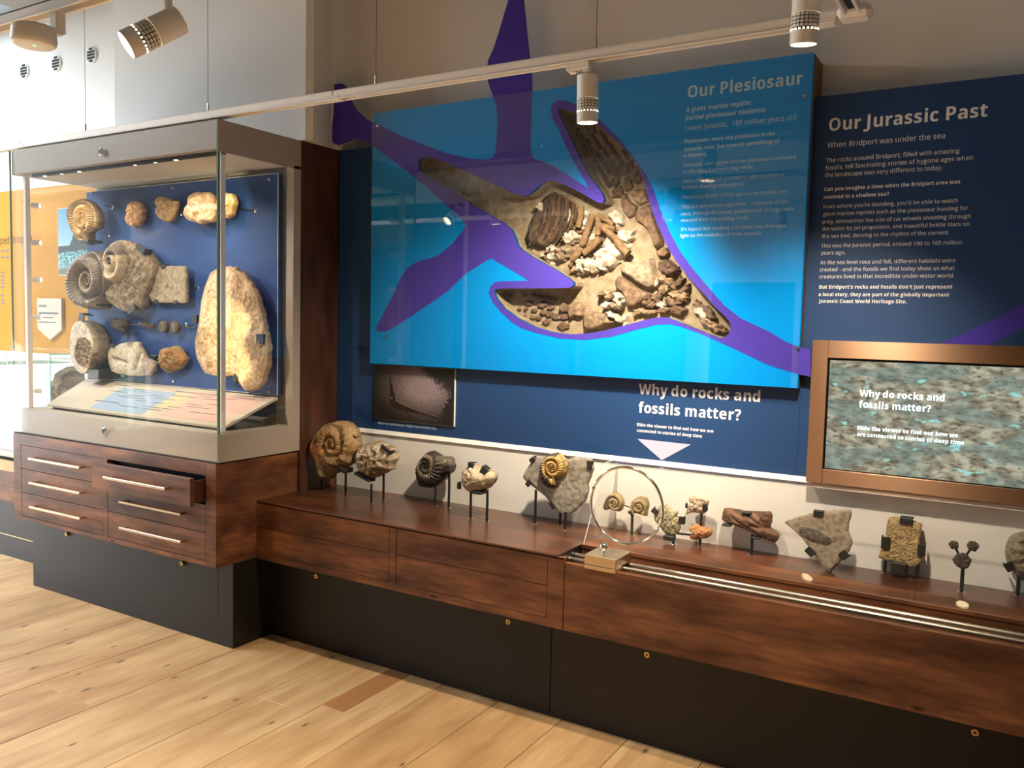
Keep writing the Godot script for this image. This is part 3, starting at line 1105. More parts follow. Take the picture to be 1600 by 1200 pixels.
func silhouette() -> Array:
	var o := []
	o.append_array(crop(400, 0, 4, [490, 530, 515, 522, 545, 525, 570, 550, 600, 640, 630, 690, 690, 745, 722, 760, 900, 845, 1050, 905, 1200, 960, 1330, 990, 1440, 998, 1480, 985, 1495, 960, 1505, 850, 1510, 750, 1500, 650, 1475, 580, 1450, 510, 1443, 430]))
	o.append_array(crop(740, 0, 6.154, [140, 580, 190, 470, 240, 320, 290, 150, 335, 0, 372, -110, 400, -190, 425, -215, 448, -190, 462, -110, 480, 0, 505, 250, 525, 450, 545, 610, 556, 740]))
	o.append_array(crop(800, 0, 4, [123, 620, 120, 700, 116, 900, 119, 960, 140, 995, 200, 1010, 330, 1080, 480, 1178]))
	o.append_array(crop(860, 160, 8, [330, 810, 200, 560, 100, 330, 30, 200, 6, 100, 12, 50, 40, 5, 95, -25, 180, -28]))
	o.append_array(crop(800, 0, 4, [370, 640, 410, 660, 540, 740, 600, 800, 700, 905, 780, 1010, 830, 1080, 890, 1200]))
	o.append_array(crop(800, 300, 4, [930, 120, 985, 250, 1050, 370, 1130, 480, 1240, 610, 1330, 710, 1430, 790, 1600, 868]))
	o.append_array(crop(1200, 300, 4, [100, 930, 180, 965, 266, 985, 266, 1155, 185, 1138, 0, 1080]))
	o.append_array(crop(800, 300, 4, [1400, 985, 1200, 895, 1050, 840, 980, 825, 900, 830, 780, 860, 620, 905, 450, 925, 300, 915, 150, 880, 60, 850, 0, 815]))
	o.append_array(crop(400, 300, 4, [1540, 760, 1480, 690, 1455, 630, 1465, 590, 1490, 565, 1540, 557]))
	o.append_array(crop(800, 300, 4, [0, 556, 104, 553, 0, 490]))
	o.append_array(crop(400, 300, 4, [1470, 415, 1400, 455, 1300, 520, 1200, 620, 1100, 690, 950, 790, 860, 850, 800, 875, 760, 870, 750, 850, 790, 770, 850, 660, 900, 545, 950, 470, 1020, 430, 1090, 415, 1150, 390, 1230, 320, 1290, 250, 1310, 210, 1290, 175, 1200, 90, 1100, 0]))
	o.append_array(crop(400, 0, 4, [950, 1075, 720, 905, 650, 870, 610, 870, 560, 890, 510, 908, 480, 890, 472, 850, 480, 780, 490, 680, 487, 600]))
	return o

func recess() -> Array:
	var o := []
	o.append_array(crop(640, 230, 7.27, [95, 200, 110, 150, 150, 110, 210, 95, 270, 115, 400, 170, 600, 260, 800, 350, 1000, 440, 1150, 510, 1270, 550, 1330, 550, 1400, 505, 1480, 430, 1540, 390, 1600, 380]))
	o.append_array(crop(860, 160, 8, [80, 990, 200, 1040, 350, 1110, 470, 1180]))
	o.append_array(crop(800, 290, 8, [1000, 170, 1090, 215, 1135, 212, 1155, 180, 1140, 130, 1060, 0]))
	o.append_array(crop(860, 160, 8, [510, 960, 400, 760, 290, 530, 200, 340, 110, 160, 90, 100, 110, 75, 200, 85, 330, 130, 530, 230, 640, 320, 800, 460, 950, 600, 1080, 760, 1150, 920, 1200, 1080]))
	o.append_array(crop(940, 300, 7.27, [530, 60, 570, 200, 640, 380, 740, 600, 850, 790, 960, 930]))
	o.append_array(crop(940, 400, 7.27, [1000, 260, 1180, 450, 1300, 590, 1400, 680, 1450, 740, 1472, 810, 1450, 880, 1400, 925, 1330, 930, 1200, 880, 1000, 800, 850, 740, 750, 700, 650, 695, 500, 725, 300, 780, 0, 855]))
	o.append_array(crop(760, 420, 7.27, [1150, 735, 950, 745, 750, 720, 550, 660, 350, 560, 200, 450, 110, 340, 85, 270, 100, 235, 180, 222, 450, 222, 800, 220, 950, 215, 990, 190, 990, 150, 940, 110, 800, 20]))
	o.append_array(crop(800, 290, 8, [430, 990, 250, 890, 130, 810, 70, 750]))
	o.append_array(crop(640, 230, 7.27, [1200, 1030, 1150, 930, 1050, 850, 900, 760, 700, 650, 500, 510, 300, 390, 180, 330, 120, 270]))
	return o

# a low stone-like lump with an outline: used for bones and plates lying on the bed
func lump(poly: PackedVector2Array, z: float, h: float, tint: Color, rough := 0.25, edge := 0.5, grain := Vector2.ZERO, sharp := 26.0) -> Shape:
	var c := Vector2.ZERO
	for p in poly:
		c += p
	c /= poly.size()
	var na := 40
	var nr := 9
	var rows := []
	var cols := []
	for i in nr + 2:
		var f := float(i) / (nr - 1)
		var ring := []
		var cl := []
		for j in na:
			var a := TAU * j / na
			var r := reach(poly, c, a)
			if i < nr:
				var q := c + Vector2(cos(a), sin(a)) * r * f
				var prof: float = pow(max(1.0 - pow(f, 5.0), 0.0), edge)
				var g := noise(Vector3(q.x, q.y, z), sharp)
				if grain != Vector2.ZERO:
					g = 0.4 * g + 0.9 * noise(Vector3(q.dot(grain), q.dot(grain.orthogonal()) * 0.08, z), sharp * 2.0)
				ring.append(Vector3(q.x, q.y, z + h * (0.35 + 0.65 * prof) * (1.0 + rough * g) - (0.0 if i < nr - 1 else h * 0.35)))
				var k := 0.82 + 0.55 * g + 0.2 * noise(Vector3(q.x, q.y, 3.0), 9.0)
				cl.append(Color(tint.r * k, tint.g * k, tint.b * k))
			else:
				var q := c + Vector2(cos(a), sin(a)) * r * (1.0 if i == nr else 0.0)
				ring.append(Vector3(q.x, q.y, z - 0.002))
				cl.append(tint * 0.8)
		rows.append(ring)
		cols.append(cl)
	var m := Shape.new()
	m.rings(rows, true, cols)
	return m

# distance from c to the outline in direction a
func reach(poly: PackedVector2Array, c: Vector2, a: float) -> float:
	var d := Vector2(cos(a), sin(a))
	var best := 0.0
	for k in poly.size():
		var p := poly[k]
		var q := poly[(k + 1) % poly.size()]
		var e := q - p
		var den := d.cross(e)
		if absf(den) < 1e-12:
			continue
		var t := (p - c).cross(e) / den
		var u := (p - c).cross(d) / den
		if t > 0.0 and u >= -1e-6 and u <= 1.0 + 1e-6:
			best = max(best, t)
	return best if best > 0.0 else 0.001

func oval(c: Vector2, a: float, b: float, ang: float, waist := 0.0, n := 18, wob := 0.12, seed_ := 0.0) -> PackedVector2Array:
	var o := PackedVector2Array()
	for k in n:
		var t := TAU * k / n
		var x := cos(t)
		var y := sin(t)
		var w := 1.0 - waist * (1.0 - x * x)
		if waist > 0.0:
			x = signf(x) * pow(absf(x), 0.55)
			y = signf(y) * pow(absf(y), 0.7)
		var r := 1.0 + wob * nz.get_noise_2d(cos(t) * 1.2 + seed_, sin(t) * 1.2 + c.x * 40.0 + c.y * 33.0)
		o.append(c + Vector2(x * a * r, y * b * w * r).rotated(ang))
	return o

func build_plesiosaur():
	var t := thing("plesiosaur_display", "bright blue display panel with purple plesiosaur silhouette and Our Plesiosaur text", "panel", Vector3(-1.75, 1.3328, 0))
	var hole := flat(recess(), CY_Z)
	var sil := flat(silhouette(), CY_Z)
	var L := -2.7976
	var Rr := -0.7158
	var B := 1.3328
	var T := 2.5588
	var face := CSGCombiner3D.new()
	face.name = "face_sheet"
	t.add_child(face)
	face.position = -t.position
	face.material_override = M.cyan
	face.add_child(csg_poly("sheet", PackedVector2Array([Vector2(L, B), Vector2(Rr, B), Vector2(Rr, T), Vector2(L, T)]), CY_Z - 0.018, CY_Z))
	var cut := csg_poly("cut", hole, CY_Z - 0.05, CY_Z + 0.05)
	cut.operation = CSGShape3D.OPERATION_SUBTRACTION
	face.add_child(cut)
	var pur := CSGCombiner3D.new()
	pur.name = "silhouette"
	t.add_child(pur)
	pur.position = -t.position
	pur.material_override = M.purple
	pur.add_child(csg_poly("sheet", sil, CY_Z - 0.006, CY_Z + 0.0012))
	cut = csg_poly("cut", hole, CY_Z - 0.05, CY_Z + 0.05)
	cut.operation = CSGShape3D.OPERATION_SUBTRACTION
	pur.add_child(cut)
	# dark cut edge of the sheet, then the sandy lining of the recess
	var rim := Shape.new()
	var lin := Shape.new()
	for k in hole.size():
		var a := hole[k]
		var b := hole[(k + 1) % hole.size()]
		var o := Vector3(b.y - a.y, a.x - b.x, 0)
		rim.quad(Vector3(a.x, a.y, CY_Z - 0.020), Vector3(b.x, b.y, CY_Z - 0.020), Vector3(b.x, b.y, CY_Z - 0.0004), Vector3(a.x, a.y, CY_Z - 0.0004), o)
		lin.quad(Vector3(a.x, a.y, BED_Z - 0.002), Vector3(b.x, b.y, BED_Z - 0.002), Vector3(b.x, b.y, CY_Z - 0.020), Vector3(a.x, a.y, CY_Z - 0.020), o)
	part("recess_edge", rim, M.mesh_black, t)
	part("recess_lining", lin, M.bed, t)
	var m := Shape.new()
	m.span(Vector3(L, B, WALL_Z), Vector3(L + 0.02, T, CY_Z - 0.018))
	m.span(Vector3(Rr - 0.02, B, WALL_Z), Vector3(Rr, T, CY_Z - 0.018))
	m.span(Vector3(L + 0.02, B, WALL_Z), Vector3(Rr - 0.02, B + 0.02, CY_Z - 0.018))
	m.span(Vector3(L + 0.02, T - 0.02, WALL_Z), Vector3(Rr - 0.02, T, CY_Z - 0.018))
	part("box_side", m, M.mdf, t)
	m = Shape.new()
	m.span(Vector3(L + 0.001, B + 0.001, CY_Z + 0.006), Vector3(Rr - 0.001, T - 0.001, CY_Z + 0.010))
	part("glazing", m, M.glass, t)
	for s in [[1247, 543], [1256, 150], [603, 526], [590, 197]]:
		m = Shape.new()
		var p := P(s[0], s[1], CY_Z + 0.010)
		m.lathe(p, Vector3(0, 0, 1), [[0.0, 0.003], [0.006, 0.003], [0.007, 0.0]], 14)
		part("fixing", m, M.chrome, t)
	lines("heading_lettering", [["Our Plesiosaur", 1074.5, 153, 1253]], CY_Z, true, M.print_pale, t)
	lines("body_lettering", [
		["Lower Jurassic,  185 million years old", 1071, 204, 1243],
		["Scientists can't agree on how plesiosaurs behaved,", 1067.5, 261, 1244],
		["or why they had such long necks.", 1067.5, 271, 1177],
		["Were they ambush predators, agile hunters or", 1066.5, 286, 1226],
		["bottom-feeding scavengers?", 1066, 296, 1162.5],
		["Plesiosaur fossils of this age are extremely rare", 1066, 311, 1230],
		["This is a very broken specimen - only parts of the", 1065, 326, 1231],
		["neck, front girdle bones, paddles and rib cage were", 1064.5, 337, 1240],
		["rescued from the eroding rocks.", 1064, 347, 1170],
		["It's hoped that studying it in detail may shed new", 1064, 361, 1228],
		["light on the evolution of these animals.", 1063, 371, 1190.5]], CY_Z, false, M.print_pale, t)
	lines("bold_lettering", [
		["A giant marine reptile:", 1072, 175, 1174],
		["partial plesiosaur skeleton", 1071.5, 188, 1194],
		["Plesiosaurs were top predators in the", 1069.5, 224, 1210.5],
		["Jurassic seas, but remain something of", 1069, 236, 1217],
		["a mystery.", 1068, 246, 1105.5]], CY_Z, true, M.print_pale, t)
	build_skeleton(hole)

func build_skeleton(hole: PackedVector2Array):
	var f := thing("plesiosaur_skeleton", "brown fossil plesiosaur bones set in sandy stone inside the purple silhouette", "fossil", P(960, 420, BED_Z))
	# the sandy bed, gently uneven, fills the recess
	var m := Shape.new()
	var box := Rect2(hole[0], Vector2.ZERO)
	for p in hole:
		box = box.expand(p)
	m.prism(hole, BED_Z - 0.03, BED_Z)
	part("bed", m, M.bed, f)
	var z := BED_Z
	var dark := Color(0.120, 0.070, 0.042)
	var mid := Color(0.23, 0.145, 0.085)
	var tan_ := Color(0.34, 0.235, 0.14)
	var pale := Color(0.62, 0.55, 0.43)
	var put := func(poly: PackedVector2Array, h: float, c: Color, rough := 0.25, edge := 0.5, grain := Vector2.ZERO):
		part("bone", lump(poly, z, h, c, rough, edge, grain), M.bone, f)
	# upper paddle: waisted finger bones, then rounded wrist bones
	var fingers := [[460, 600, 50, 20], [700, 640, 72, 34], [780, 590, 78, 30], [612, 672, 74, 32], [562, 722, 48, 20], [865, 722, 74, 32], [705, 822, 80, 32], [640, 862, 78, 24], [708, 985, 84, 34], [600, 525, 62, 30], [690, 470, 56, 26], [480, 490, 44, 18], [438, 560, 40, 18], [540, 432, 44, 22], [640, 392, 40, 20], [470, 330, 34, 18], [404, 430, 38, 18], [560, 352, 36, 18], [352, 350, 28, 14], [440, 280, 32, 16], [545, 290, 30, 16], [520, 590, 44, 20], [935, 655, 66, 18], [345, 410, 26, 12]]
	for q in fingers:
		var c := P(860 + q[0] / 8.0, 160 + q[1] / 8.0, z)
		put.call(oval(Vector2(c.x, c.y), q[2] * 0.000405, q[3] * 0.00048, deg_to_rad(-57), 0.45), 0.012, dark if q[2] > 50 else mid.lerp(dark, 0.7), 0.2)
	var wrist := [[775, 782, 28, 0], [820, 868, 50, 1], [935, 850, 62, 1], [1008, 772, 44, 1], [1066, 868, 50, 1], [822, 988, 58, 0], [1100, 968, 56, 1], [968, 958, 32, 0], [985, 1045, 58, 1], [850, 1122, 68, 0], [930, 1185, 36, 0]]
	for q in wrist:
		var c := P(860 + q[0] / 8.0, 160 + q[1] / 8.0, z)
		put.call(oval(Vector2(c.x, c.y), q[2] * 0.00043, q[2] * 0.00036, 0.8, 0.0, 14, 0.5, q[0]), 0.018, mid.lerp(dark, 0.5) if q[3] else dark.lerp(mid, 0.3), 0.18)
	var k4 := func(a: Array) -> PackedVector2Array: return flat(crop(940, 300, 7.27, a), z + 0.01)
	var k6 := func(a: Array) -> PackedVector2Array: return flat(crop(940, 400, 7.27, a), z + 0.01)
	var k5 := func(a: Array) -> PackedVector2Array: return flat(crop(760, 420, 7.27, a), z + 0.01)
	var k3 := func(a: Array) -> PackedVector2Array: return flat(crop(800, 290, 8, a), z + 0.01)
	put.call(k4.call([135, -5, 180, -30, 240, -10, 255, 40, 210, 70, 150, 50]), 0.02, dark, 0.15)
	put.call(k4.call([310, -20, 480, -40, 525, 60, 548, 105, 430, 158, 370, 100]), 0.022, tan_, 0.18)
	put.call(k4.call([210, 90, 290, 50, 330, 110, 415, 160, 375, 275, 310, 308, 240, 220]), 0.022, mid, 0.18)
	put.call(k4.call([430, 175, 552, 120, 600, 260, 640, 390, 700, 540, 725, 600, 620, 670, 600, 560, 530, 430, 480, 365, 385, 330, 380, 270]), 0.035, mid.lerp(dark, 0.25), 0.2)
	put.call(k4.call([625, 680, 760, 620, 780, 700, 745, 745, 650, 740]), 0.035, mid, 0.2)
	put.call(k4.call([645, 790, 770, 765, 860, 840, 905, 890, 850, 950, 760, 960, 660, 900]), 0.045, dark, 0.4)
	# great plates of the shoulder girdle
	put.call(k6.call([210, 170, 225, 90, 265, 55, 420, 85, 500, 50, 585, 5, 622, 120, 642, 340, 592, 392, 520, 372, 420, 312, 320, 232]), 0.05, tan_.lerp(pale, 0.25), 0.12, 0.6)
	put.call(k6.call([155, 235, 240, 228, 340, 300, 440, 380, 572, 422, 562, 480, 485, 535, 440, 562, 400, 592, 300, 592, 282, 480, 230, 400, 170, 360, 148, 300]), 0.04, mid, 0.14, 0.6)
	# broken neck bones at the right
	for q in [[700, 250, 70, 40, 0.5, 1], [760, 285, 62, 48, -0.3, 1], [650, 300, 60, 26, 1.3, 2], [720, 390, 70, 50, 0.7, 1], [820, 330, 60, 40, -0.7, 0], [900, 300, 60, 34, 0.9, 0], [960, 380, 60, 36, 0.8, 0], [860, 430, 80, 40, -0.3, 1], [940, 470, 64, 44, 0.2, 1], [830, 520, 90, 40, -0.1, 0], [540, 520, 60, 36, 0.3, 0], [430, 640, 56, 34, 0.4, 1], [600, 560, 70, 30, 0.25, 0], [700, 555, 50, 28, -0.2, 2], [740, 620, 60, 36, 0.2, 0], [560, 640, 80, 26, 0.1, 1], [880, 620, 80, 50, 0.0, 0], [650, 480, 40, 60, 0.1, 0], [840, 190, 60, 36, 0.6, 0], [1140, 640, 80, 46, -0.7, 2], [1110, 560, 50, 40, -0.6, 0], [1200, 750, 90, 40, -0.6, 1], [1290, 790, 60, 30, -0.6, 1], [1390, 830, 60, 30, -0.6, 0], [1230, 640, 90, 36, -0.8, 0], [1330, 850, 36, 24, 0.4, 0]]:
		var c := P(940 + q[0] / 7.27, 400 + q[1] / 7.27, z)
		put.call(oval(Vector2(c.x, c.y), q[2] * 0.00047, q[3] * 0.00044, q[4], 0.0, 16, 0.8, q[0]), 0.03, [dark.lerp(mid, 0.6), tan_, pale][q[5]], 0.5)
	# lower paddle
	put.call(k5.call([1108, 480, 1200, 480, 1300, 502, 1430, 492, 1455, 560, 1545, 612, 1400, 640, 1270, 690, 1180, 718, 1120, 682, 1104, 580]), 0.045, tan_.lerp(mid, 0.3), 0.15, 0.6)
	put.call(k5.call([960, 420, 1000, 380, 1040, 370, 1110, 412, 1112, 545, 1050, 548, 1020, 530, 950, 582, 932, 480]), 0.035, tan_.lerp(mid, 0.4), 0.15)
	put.call(k5.call([840, 412, 890, 378, 925, 420, 935, 492, 880, 500, 836, 462]), 0.03, mid.lerp(dark, 0.5), 0.15)
	for q in [[800, 545, 42], [895, 545, 42], [610, 320, 25], [695, 335, 28], [762, 342, 26], [645, 412, 44], [740, 440, 30], [555, 475, 25], [660, 500, 32], [720, 520, 36], [490, 392, 34], [460, 460, 18], [380, 465, 20], [442, 300, 18], [440, 540, 18], [540, 556, 25], [600, 562, 25], [690, 605, 34], [880, 655, 48], [285, 310, 15], [530, 300, 25]]:
		var c := P(760 + q[0] / 7.27, 420 + q[1] / 7.27, z)
		put.call(oval(Vector2(c.x, c.y), q[2] * 0.00062, q[2] * 0.00038, 0.0, 0.0, 14, 0.5, q[0]), 0.014, dark.lerp(mid, 0.35), 0.2)
	for q in [[1340, 285, 50, 30, 0.2, 1], [1430, 300, 50, 60, 0.4, 1], [1400, 410, 50, 44, 0.1, 2], [1530, 350, 70, 80, 0.5, 2], [1500, 430, 66, 34, -0.4, 1], [1490, 545, 90, 30, -0.5, 2], [1610, 600, 26, 80, 0.1, 2]]:
		var c := P(760 + q[0] / 7.27, 420 + q[1] / 7.27, z)
		put.call(oval(Vector2(c.x, c.y), q[2] * 0.00044, q[3] * 0.00044, q[4], 0.0, 16, 0.8, q[0]), 0.05, [mid, tan_, pale][q[5]], 0.5)
	# the crushed rib cage: a dark block of packed ribs and loose ribs across pale matrix
	part("rib_block", lump(k3.call([330, 280, 440, 110, 520, 70, 660, 150, 800, 235, 760, 310, 720, 330, 715, 430, 690, 540, 715, 600, 650, 680, 520, 760, 430, 800, 300, 780, 210, 750, 190, 640, 260, 460]), z, 0.055, Color(0.105, 0.070, 0.042), 0.35, 0.5, Vector2(0.80, 0.60), 30.0), M.bone, f)
	part("rib_block", lump(k3.call([480, 830, 600, 800, 720, 720, 790, 790, 760, 900, 640, 955, 540, 910]), z, 0.05, Color(0.30, 0.22, 0.14), 0.8), M.bone, f)
	# packed ribs of the dark block, each its own ridge
	for k in 15:
		var u := k / 14.0
		var top := Vector2(400, 190).lerp(Vector2(790, 250), u) + Vector2(0, 26.0 * sin(k * 2.3) - 90.0 * sin(PI * u))
		var bot := Vector2(215, 720).lerp(Vector2(640, 670), u) + Vector2(14.0 * sin(k * 1.7), 30.0 * cos(k * 2.9))
		var pts := []
		for i in 7:
			var w := i / 6.0
			var p2 := top.lerp(bot, w) + Vector2(58.0 * sin(PI * w) + 8.0 * sin(k * 3.1 + i), 7.0 * cos(k * 1.3 + i * 1.9))
			pts.append(P(800 + p2.x / 8.0, 290 + p2.y / 8.0, z + 0.046 + 0.012 * sin(PI * w) + 0.005 * sin(k * 4.7 + i)))
		m = Shape.new()
		m.tube(smooth(pts, 3), 0.0060 + 0.0020 * sin(k * 5.1), 7)
		var shade := "rib_dark" if k % 3 != 1 else "rib_brown"
		part("rib", m, M[shade] if M.has(shade) else bone_plain(shade, Color(0.25, 0.185, 0.125) if shade == "rib_dark" else Color(0.38, 0.28, 0.19)), f)
	for q in [[[1010, 360, 960, 500, 900, 680, 830, 830, 750, 920], 60], [[1070, 370, 1080, 480, 1070, 620], 50], [[1060, 470, 1180, 560, 1290, 660, 1310, 690], 55], [[1310, 690, 1380, 780, 1455, 850], 70], [[1060, 370, 1160, 420, 1270, 490], 46], [[1080, 500, 1180, 512, 1290, 545], 46], [[1100, 650, 1000, 760, 900, 840], 58], [[860, 260, 860, 380, 825, 520], 54], [[740, 960, 735, 1010], 24], [[720, 1070, 690, 1130], 30]]:
		var pts := []
		for i in range(0, q[0].size(), 2):
			pts.append(P(800 + q[0][i] / 8.0, 290 + q[0][i + 1] / 8.0, z + 0.055))
		m = Shape.new()
		m.tube(smooth(pts, 5), q[1] * 0.00026, 9)
		part("rib", m, M.rib_tan if M.has("rib_tan") else bone_plain("rib_tan", Color(0.47, 0.37, 0.25)), f)
	# a scatter of small broken pieces over the matrix
	var rng := RandomNumberGenerator.new()
	rng.seed = 21
	for k in 70:
		var reg: Array = [[430, 700, 800, 930], [760, 420, 1000, 900], [1000, 620, 1330, 1000], [700, 900, 1180, 1100]][k % 4]
		var c := P(800 + rng.randf_range(reg[0], reg[2]) / 8.0, 290 + rng.randf_range(reg[1], reg[3]) / 8.0, z)
		var sz := rng.randf_range(0.006, 0.017)
		var tone: Color = [dark.lerp(mid, 0.7), mid, tan_, pale, pale][rng.randi_range(0, 4)]
		if not Geometry2D.is_point_in_polygon(Vector2(c.x, c.y), hole):
			continue
		part("bone_fragment", lump(oval(Vector2(c.x, c.y), sz * rng.randf_range(1.0, 2.0), sz, rng.randf_range(0.0, 3.1), 0.0, 12, 0.9, k), z, rng.randf_range(0.012, 0.045), tone, 0.5), M.bone, f)
	for q in [[1330, 760, 190, 130, 0.7, 0.025], [1180, 900, 150, 110, 0.5, 0.04], [1250, 860, 200, 120, 0.6, 0.045], [1100, 1010, 120, 60, -0.3, 0.04], [920, 1010, 95, 90, 0.0, 0.055], [830, 920, 50, 46, 0.0, 0.05], [760, 640, 90, 90, 0.3, 0.05], [760, 400, 60, 130, 0.1, 0.04], [930, 440, 50, 110, -0.3, 0.03], [1230, 720, 90, 40, 0.3, 0.03], [1000, 700, 60, 60, 0.2, 0.03], [430, 290, 70, 60, 0.0, 0.065], [540, 880, 60, 40, 0.4, 0.05], [490, 980, 60, 40, -0.4, 0.03], [1330, 420, 80, 110, 0.5, 0.03], [1450, 640, 110, 90, 0.3, 0.04]]:
		var c := P(800 + q[0] / 8.0, 290 + q[1] / 8.0, z)
		part("matrix_lump", lump(oval(Vector2(c.x, c.y), q[2] * 0.00040, q[3] * 0.00038, q[4], 0.0, 20, 0.7, q[0]), z, q[5], pale, 0.6), M.bone, f)

func bone_plain(called: String, c: Color) -> StandardMaterial3D:
	var m := mat(called, c, 0.8)
	m.normal_enabled = true
	m.normal_texture = M.bone.normal_texture
	m.albedo_texture = M.bone.albedo_texture
	world_map(m, Vector3(7, 7, 7))
	return m

func smooth(pts: Array, n: int) -> Array:
	var o := []
	for i in pts.size() - 1:
		var a: Vector3 = pts[max(i - 1, 0)]
		var b: Vector3 = pts[i]
		var c: Vector3 = pts[i + 1]
		var d: Vector3 = pts[min(i + 2, pts.size() - 1)]
		for k in n:
			o.append(b.cubic_interpolate(c, a, d, float(k) / n))
	o.append(pts[-1])
	return o

# ---------------------------------------------------------------- the long bench
const TOP := 0.682
const BZ := 0.5282
const UNDER := 0.3995

func build_bench():
	var t := thing("bench_cabinet", "long low walnut bench with four flat drawer fronts beside the display case", "cabinet", Vector3(-2.25, UNDER, 0.26))
	var x0 := -3.0796
	var x1 := -1.4285
	var m := Shape.new()
	m.span(Vector3(x0, TOP - 0.014, 0.007), Vector3(x1 - 0.028, TOP, BZ), 0.0015)
	part("top", m, M.walnut_top, t)
	m = Shape.new()
	m.span(Vector3(x0, UNDER, 0.007), Vector3(-1.460, TOP - 0.0145, BZ - 0.022))
	part("carcass", m, M.dark_gap, t)
	# face frame
	m = Shape.new()
	var fz := BZ - 0.022
	m.span(Vector3(x0, TOP - 0.014, fz), Vector3(x1, 0.6755, BZ), 0.0008)
	m.span(Vector3(x0, UNDER, fz), Vector3(x1, 0.430, BZ), 0.0008)
	m.span(Vector3(-2.268, 0.430, fz), Vector3(-2.232, 0.6755, BZ), 0.0008)
	m.span(Vector3(-1.498, 0.430, fz), Vector3(x1, 0.6755, BZ), 0.0008)
	part("face_frame", m, M.walnut, t)
	for c in [[x0, -2.270], [-2.230, -1.500]]:
		for r in [[0.432, 0.5555], [0.5580, 0.6735]]:
			m = Shape.new()
			m.span(Vector3(c[0] + 0.001, r[0], fz), Vector3(c[1], r[1], BZ - 0.0005), 0.0012)
			part("drawer_front", m, M.walnut, t)
	# right module with the rebate for the rails
	t = thing("slider_bench", "long walnut bench section with rebated front edge carrying two steel rails", "cabinet", Vector3(-0.1, UNDER, 0.26))
	x0 = -1.4255
	x1 = 1.6
	m = Shape.new()
	m.span(Vector3(-1.456, TOP - 0.014, 0.007), Vector3(x1, TOP, 0.205), 0.0012)
	part("top", m, M.walnut_top, t)
	m = Shape.new()
	m.span(Vector3(-1.456, TOP - 0.014, 0.206), Vector3(x1, TOP + 0.001, 0.332), 0.0015)
	part("front_rail", m, M.walnut, t)
	m = Shape.new()
	m.span(Vector3(x0, UNDER, 0.007), Vector3(x1, 0.625, BZ - 0.022))
	m.span(Vector3(-1.456, 0.625, 0.007), Vector3(x1, TOP - 0.0145, 0.329))
	part("carcass", m, M.walnut, t)
	m = Shape.new()
	m.span(Vector3(x0, UNDER, BZ - 0.022), Vector3(x1, 0.659, BZ), 0.0015)
	part("front_panel", m, M.walnut, t)
	# left end of the rebate (end grain of the first module's top)
	m = Shape.new()
	m.span(Vector3(-1.4585, 0.626, 0.333), Vector3(-1.4565, TOP - 0.0005, BZ - 0.001))
	part("rebate_end", m, M.plinth, t)
	# rails
	for q in [[0.403, "back"], [0.462, "front"]]:
		var r := thing("slide_rail", "polished steel rail along the bench front, %s one of the pair" % ("rear" if q[1] == "back" else "front"), "rail", Vector3(-1.45, 0.655, q[0]), "slide rails")
		m = Shape.new()
		m.cyl(Vector3(-1.450, 0.655, q[0]), Vector3(x1, 0.655, q[0]), 0.0105, 20)
		part("rod", m, M.steel_bar, r)
		m = Shape.new()
		m.cyl(Vector3(-1.456, 0.655, q[0]), Vector3(-1.438, 0.655, q[0]), 0.0145, 20)
		part("end_collar", m, M.chrome, r)
	# viewer carriage with magnifier ring
	t = thing("magnifier_viewer", "sliding steel magnifier carriage with a clear round lens in steel ring", "viewer", Vector3(-1.281, 0.655, 0.462))
	m = Shape.new()
	m.span(Vector3(-1.345, 0.6685, 0.392), Vector3(-1.217, 0.706, 0.532), 0.0025)
	m.span(Vector3(-1.345, 0.652, 0.475), Vector3(-1.217, 0.669, 0.532), 0.002)
	part("carriage", m, M.nickel, t)
	var kb := PY(940, 864, 0.722)
	kb = Vector3(-1.292, 0.706, 0.478)
	m = Shape.new()
	m.lathe(kb, Vector3.UP, [[0.007, 0.0], [0.006, 0.008], [0.008, 0.010], [0.0125, 0.014], [0.015, 0.020], [0.0155, 0.026], [0.014, 0.033], [0.009, 0.038], [0.0, 0.040]], 24, false)
	part("knob", m, M.chrome, t)
	for s in [[-1.338, 0.40], [-1.224, 0.40], [-1.338, 0.524], [-1.224, 0.524]]:
		m = Shape.new()
		m.lathe(Vector3(s[0], 0.706, s[1]), Vector3.UP, [[0.004, 0.0], [0.004, 0.0012], [0.0, 0.0016]], 10)
		part("screw", m, M.chrome, t)
	var rc := Vector3(-1.212, 0.893, 0.47)
	var ring := []
	for k in 65:
		var a := TAU * k / 64.0
		ring.append(rc + Vector3(cos(a), sin(a), 0) * 0.142)
	m = Shape.new()
	m.tube(ring, 0.0052, 10)
	part("ring", m, M.chrome, t)
	m = Shape.new()
	m.lathe(rc + Vector3(0, 0, -0.002), Vector3(0, 0, 1), [[0.0, 0.0], [0.1385, 0.0]], 48)
	part("lens", m, M.acrylic, t)
	m = Shape.new()
	m.span(Vector3(-1.2525, 0.706, 0.462), Vector3(-1.2385, 0.757, 0.474), 0.002)
	part("stem", m, M.acrylic, t)
